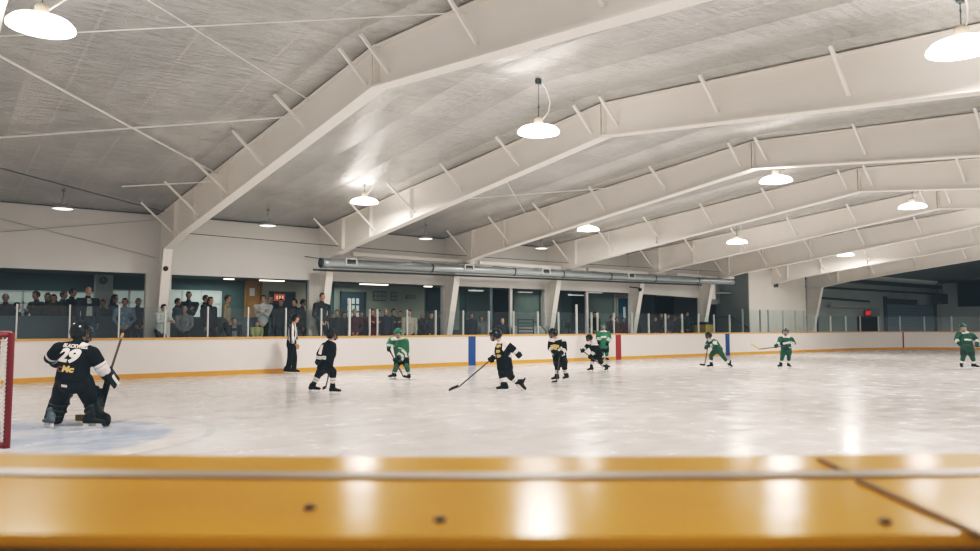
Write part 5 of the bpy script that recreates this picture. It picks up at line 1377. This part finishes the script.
# first bay, beside the goalie
S_('heavy set person in dark jacket behind the parapet above the goal, nearest the left edge', 6, 294, 15.5, SOUTH, CHAR, hair='grey')
S_('short person in black, low behind the parapet next to the heavy set one', 16, 303, 15.3, EAST, BLK, hair='dark')
S_('person in olive coat with a phone, leftmost of the huddle behind the parapet', 37, 291, 15.4, WEST, OLV, pose='phone', hair='brown')
S_('person in charcoal jacket second in the huddle behind the parapet', 48, 293, 15.7, SOUTH, CHAR, hair='brown', long=True)
S_('person in brown jacket third in the huddle behind the parapet', 54, 294.5, 15.3, SOUTH, BROWN, hair='dark', long=True)
S_('person in dark green jacket next to the tall dark figure', 63, 291, 15.6, EAST, TEAL, hair='brown')
S_('tall dark figure standing behind the left shoulder of the bald man', 72, 288, 15.3, EAST, BLK, hair='dark')
S_('bald man in open navy jacket over pale tee and jeans above the goalie', 88.5, 283, 14.05, (.25, -1), NAVY, trousers=JEAN, hair='grey', pose='down', skin=M_SKIN2, shirt=LGREY, bald=True, stature=2.0)
S_('person in black jacket partly hidden right of the bald man', 103, 300, 15.4, SOUTH, BLK, hair='dark')
S_('person in charcoal coat leaning by the pale pillar right of the bald man', 114, 294.5, 15.3, EAST, CHAR, hair='dark', long=True)
S_('dark haired youth in blue and white plaid shirt by the glass', 125, 298.5, 13.85, SOUTH, PATT, hair='dark', pose='pockets')
S_('grey capped person in black jacket standing at the glass', 138, 298.5, 13.9, (.3, -1), BLK, pose='pockets', cap=M_HAIR['grey'])
S_('dark haired person in white sleeves leaning on the boards by the column', 160, 309, 12.95, (.6, -1), WHT, pose='lean', hair='dark', stature=1.5, lean=.25)
# second bay, wooden door
S_('person in black at the far end of the pale windows, right of the column', 177, 298.5, 15.3, EAST, BLK, hair='dark')
S_('broad person in dark jacket seen against the pale windows, tallest in that bay', 189, 286, 15.4, SOUTH, NAVY, hair='dark', pose='crossed', stature=2.0)
S_('low seated person in grey hoodie below the broad dark figure', 184.5, 307, 14.15, SOUTH, GREY, hair='grey', pose='sit', sit=True, stature=1.62, hood=True)
S_('person in black behind the parapet left of the tan coat', 205, 295, 15.3, EAST, BLK, hair='dark')
S_('dark haired person in long black coat at the glass left of the tan coat', 210, 297, 13.9, (.6, -1), BLK, hair='dark', long=True)
S_('person in tan coat standing before the dark stairway', 227, 295, 13.95, EAST, TAN, hair='brown', pose='pockets')
S_('seated youth in black hoodie with white print below the tan coat', 234.5, 318.5, 13.3, SOUTH, BLK, hair='brown', pose='sit', sit=True, stature=1.35, shirt=GREY)
S_('person in pale blue shirt with crossed arms before the wooden door', 263.5, 295, 14.2, (-.5, -1), WHT, hair='dark', pose='crossed')
S_('small seated child in yellow green jacket below the pale blue shirt', 257, 322, 13.2, (-.3, -1), YGR, hair='brown', pose='sit', sit=True, stature=1.15)
S_('person in dark teal jacket right behind the pale blue shirt', 271, 295.5, 15.0, SOUTH, TEAL, hair='dark')
S_('person in charcoal jacket under the red lit sign', 281, 299, 14.5, SOUTH, CHAR, hair='dark')
S_('large dark coated figure directly behind the referee', 295, 299, 13.7, WEST, BLK, hair='dark', pose='pockets')
S_('person in brown jacket beside the large dark coated figure', 302.5, 299.5, 14.0, EAST, BROWN, hair='dark')
S_('person in dark jacket standing in front of the column, hands in pockets', 322, 296.5, 12.85, (.2, -1), CHAR, hair='dark', pose='pockets', stature=1.95)
# third bay: seated rows under the paned door and pictures
FAR['on'] = True; FL = .25
rows3 = [(331.5, 313, 14.4, BLK, 'person in black low beside the column left of the dark paned door'), (337, 310, 13.6, CHAR, 'person in charcoal under the left edge of the paned door'), (343.5, 312, 14.4, NAVY, 'person in navy under the middle of the paned door'),
         (354.5, 309, 13.7, MAROON, 'person in maroon under the right panes of the door'), (361.5, 311.5, 14.5, BLK, 'person in black just right of the paned door'), (372, 309, 13.7, RED, 'person in dark red coat below the photo grid'),
         (379, 310, 14.4, TEAL, 'person in dark teal right of the dark red coat'), (386, 308.5, 13.7, NAVY, 'person in navy left of the bent green skater'), (393, 309, 14.3, BLK, 'person in black right above the bent green skater'),
         (400, 311, 14.6, BROWN, 'person in brown behind the bent green skater'), (409.5, 310, 13.4, CREAM, 'dark haired person in cream jacket right of the bent green skater'), (422, 312, 13.9, CHAR, 'person in charcoal right of the cream jacket'),
         (431, 312.5, 13.6, NAVY, 'person in navy in front of the dark nook'), (441, 313, 14.3, BLK, 'person in black before the pale panel by the column'), (447.5, 311.5, 13.9, TEAL, 'person in dark teal next to the column left of the blue line')]
for i, (px, py, y, m, l) in enumerate(rows3):
    S_(l, px, py, y, (SOUTH, (-.6, -1), (.2, -1))[i % 3], m, hair=('dark', 'brown', 'dark', 'grey')[i % 4], pose=('pockets', 'down', 'crossed')[i % 3], vox=.016)
S_('person in dark jacket left of the shaded glass above the blue line', 471, 313, 14.2, SOUTH, NAVY, hair='dark', vox=.016)
S_('person in grey hoodie before the shaded glass right of the blue line', 481, 316, 14.4, SOUTH, GREY, hair='brown', vox=.016)
S_('bald person in black at the glass behind the striding black skater', 502, 318.5, 12.75, (-.2, -1), BLK, hair='grey', bald=True, floor=0.0, pose='pockets', skin=M_SKIN2)
# stair bay and last bay
for px, py, y, m, l in ((594.5, 312, 14.2, BLK, 'person in black left of the upright green skater'), (611, 316, 14.0, BROWN, 'person in brown left of the blue door'), (616.5, 317.5, 13.5, MAROON, 'person in maroon in front of the blue door'),
                        (623, 318, 14.0, RED, 'person in dark red under the blue door window'), (629.5, 319, 13.6, MAROON, 'person in maroon right of the blue door'), (636, 319, 14.2, NAVY, 'person in navy before the slate panel'),
                        (655, 317, 13.6, BLK, 'person in black next to the leaning column of the last crowd'), (661, 313, 14.0, BLK, 'tall person in black second in the last crowd'), (667.5, 314, 13.6, CHAR, 'person in charcoal third in the last crowd'),
                        (674, 317, 14.0, NAVY, 'short person in navy in the middle of the last crowd'), (680.5, 314, 13.7, BLK, 'person in black before the edge of the black panel'), (686.5, 311.5, 14.1, TEAL, 'tallest person of the last crowd, by the white strip'),
                        (691, 320, 14.1, NAVY, 'short person in navy left of the yellow bin')):
    S_(l, px, py, y, SOUTH, m, hair='dark', pose='pockets', vox=.017)
def bench(x, y, z, label):
    t = tag(empty('bench', (x, y, FLB)), label, 'bench')
    bm = B(); box(bm, (-.28, -.16, z-.05), (.28, .16, z)); obj('seat', bm, M_WOOD, t)
    for sx in (-.22, .22):
        bm = B(); box(bm, (sx-.03, -.14, 0), (sx+.03, .14, z-.05)); obj('leg', bm, M_DARKSTEEL, t)
FLB = .5
for o in list(COL.objects):
    if o.name.startswith('person') and o.get('seat_z'):
        bench(o.location.x, o.location.y, o['seat_z'], 'low wooden bench under the '+o['seat_of']); del o['seat_z']; del o['seat_of']
grow(); apply_decals()


# ------------------------------------------------------------------ light and camera
w = bpy.data.worlds.new('world'); SC.world = w; w.use_nodes = True
wn = w.node_tree; bg = wn.nodes['Background']; bg.inputs[0].default_value = (.95, .93, .92, 1); bg.inputs[1].default_value = .5

cam = bpy.data.cameras.new('camera'); co = bpy.data.objects.new('camera', cam); link(co)
cam.sensor_width = 36; cam.lens = 36*FPX/980; cam.clip_start = .02; cam.clip_end = 200
co.location = CAM
Mr = Matrix((RT, UP, -FW)).transposed().to_4x4(); co.rotation_euler = Mr.to_euler()
cam.dof.use_dof = True; cam.dof.focus_distance = 17.0; cam.dof.aperture_fstop = 5.6
SC.camera = co
SC.view_settings.view_transform = 'Standard'; SC.view_settings.exposure = 0.04
SC.view_settings.use_curve_mapping = True          # colour grade: faded, slightly teal blacks and soft warm whites
cmv = SC.view_settings.curve_mapping
for i, pts_ in enumerate((((0, .0010), (.05, .038), (.12, .125), (.30, .385), (.60, .672), (1, .865)),
                          ((0, .0045), (.05, .042), (.12, .126), (.30, .374), (.60, .640), (1, .83)),
                          ((0, .0065), (.05, .045), (.12, .126), (.30, .362), (.60, .618), (1, .80)))):
    c_ = cmv.curves[i]
    for k, p_ in enumerate(pts_):
        if k == 0: c_.points[0].location = p_
        elif k == len(pts_)-1: c_.points[-1].location = p_
        else: c_.points.new(*p_)
cmv.update()
SC.cycles.transparent_max_bounces = 24; SC.cycles.max_bounces = 7; SC.cycles.diffuse_bounces = 4
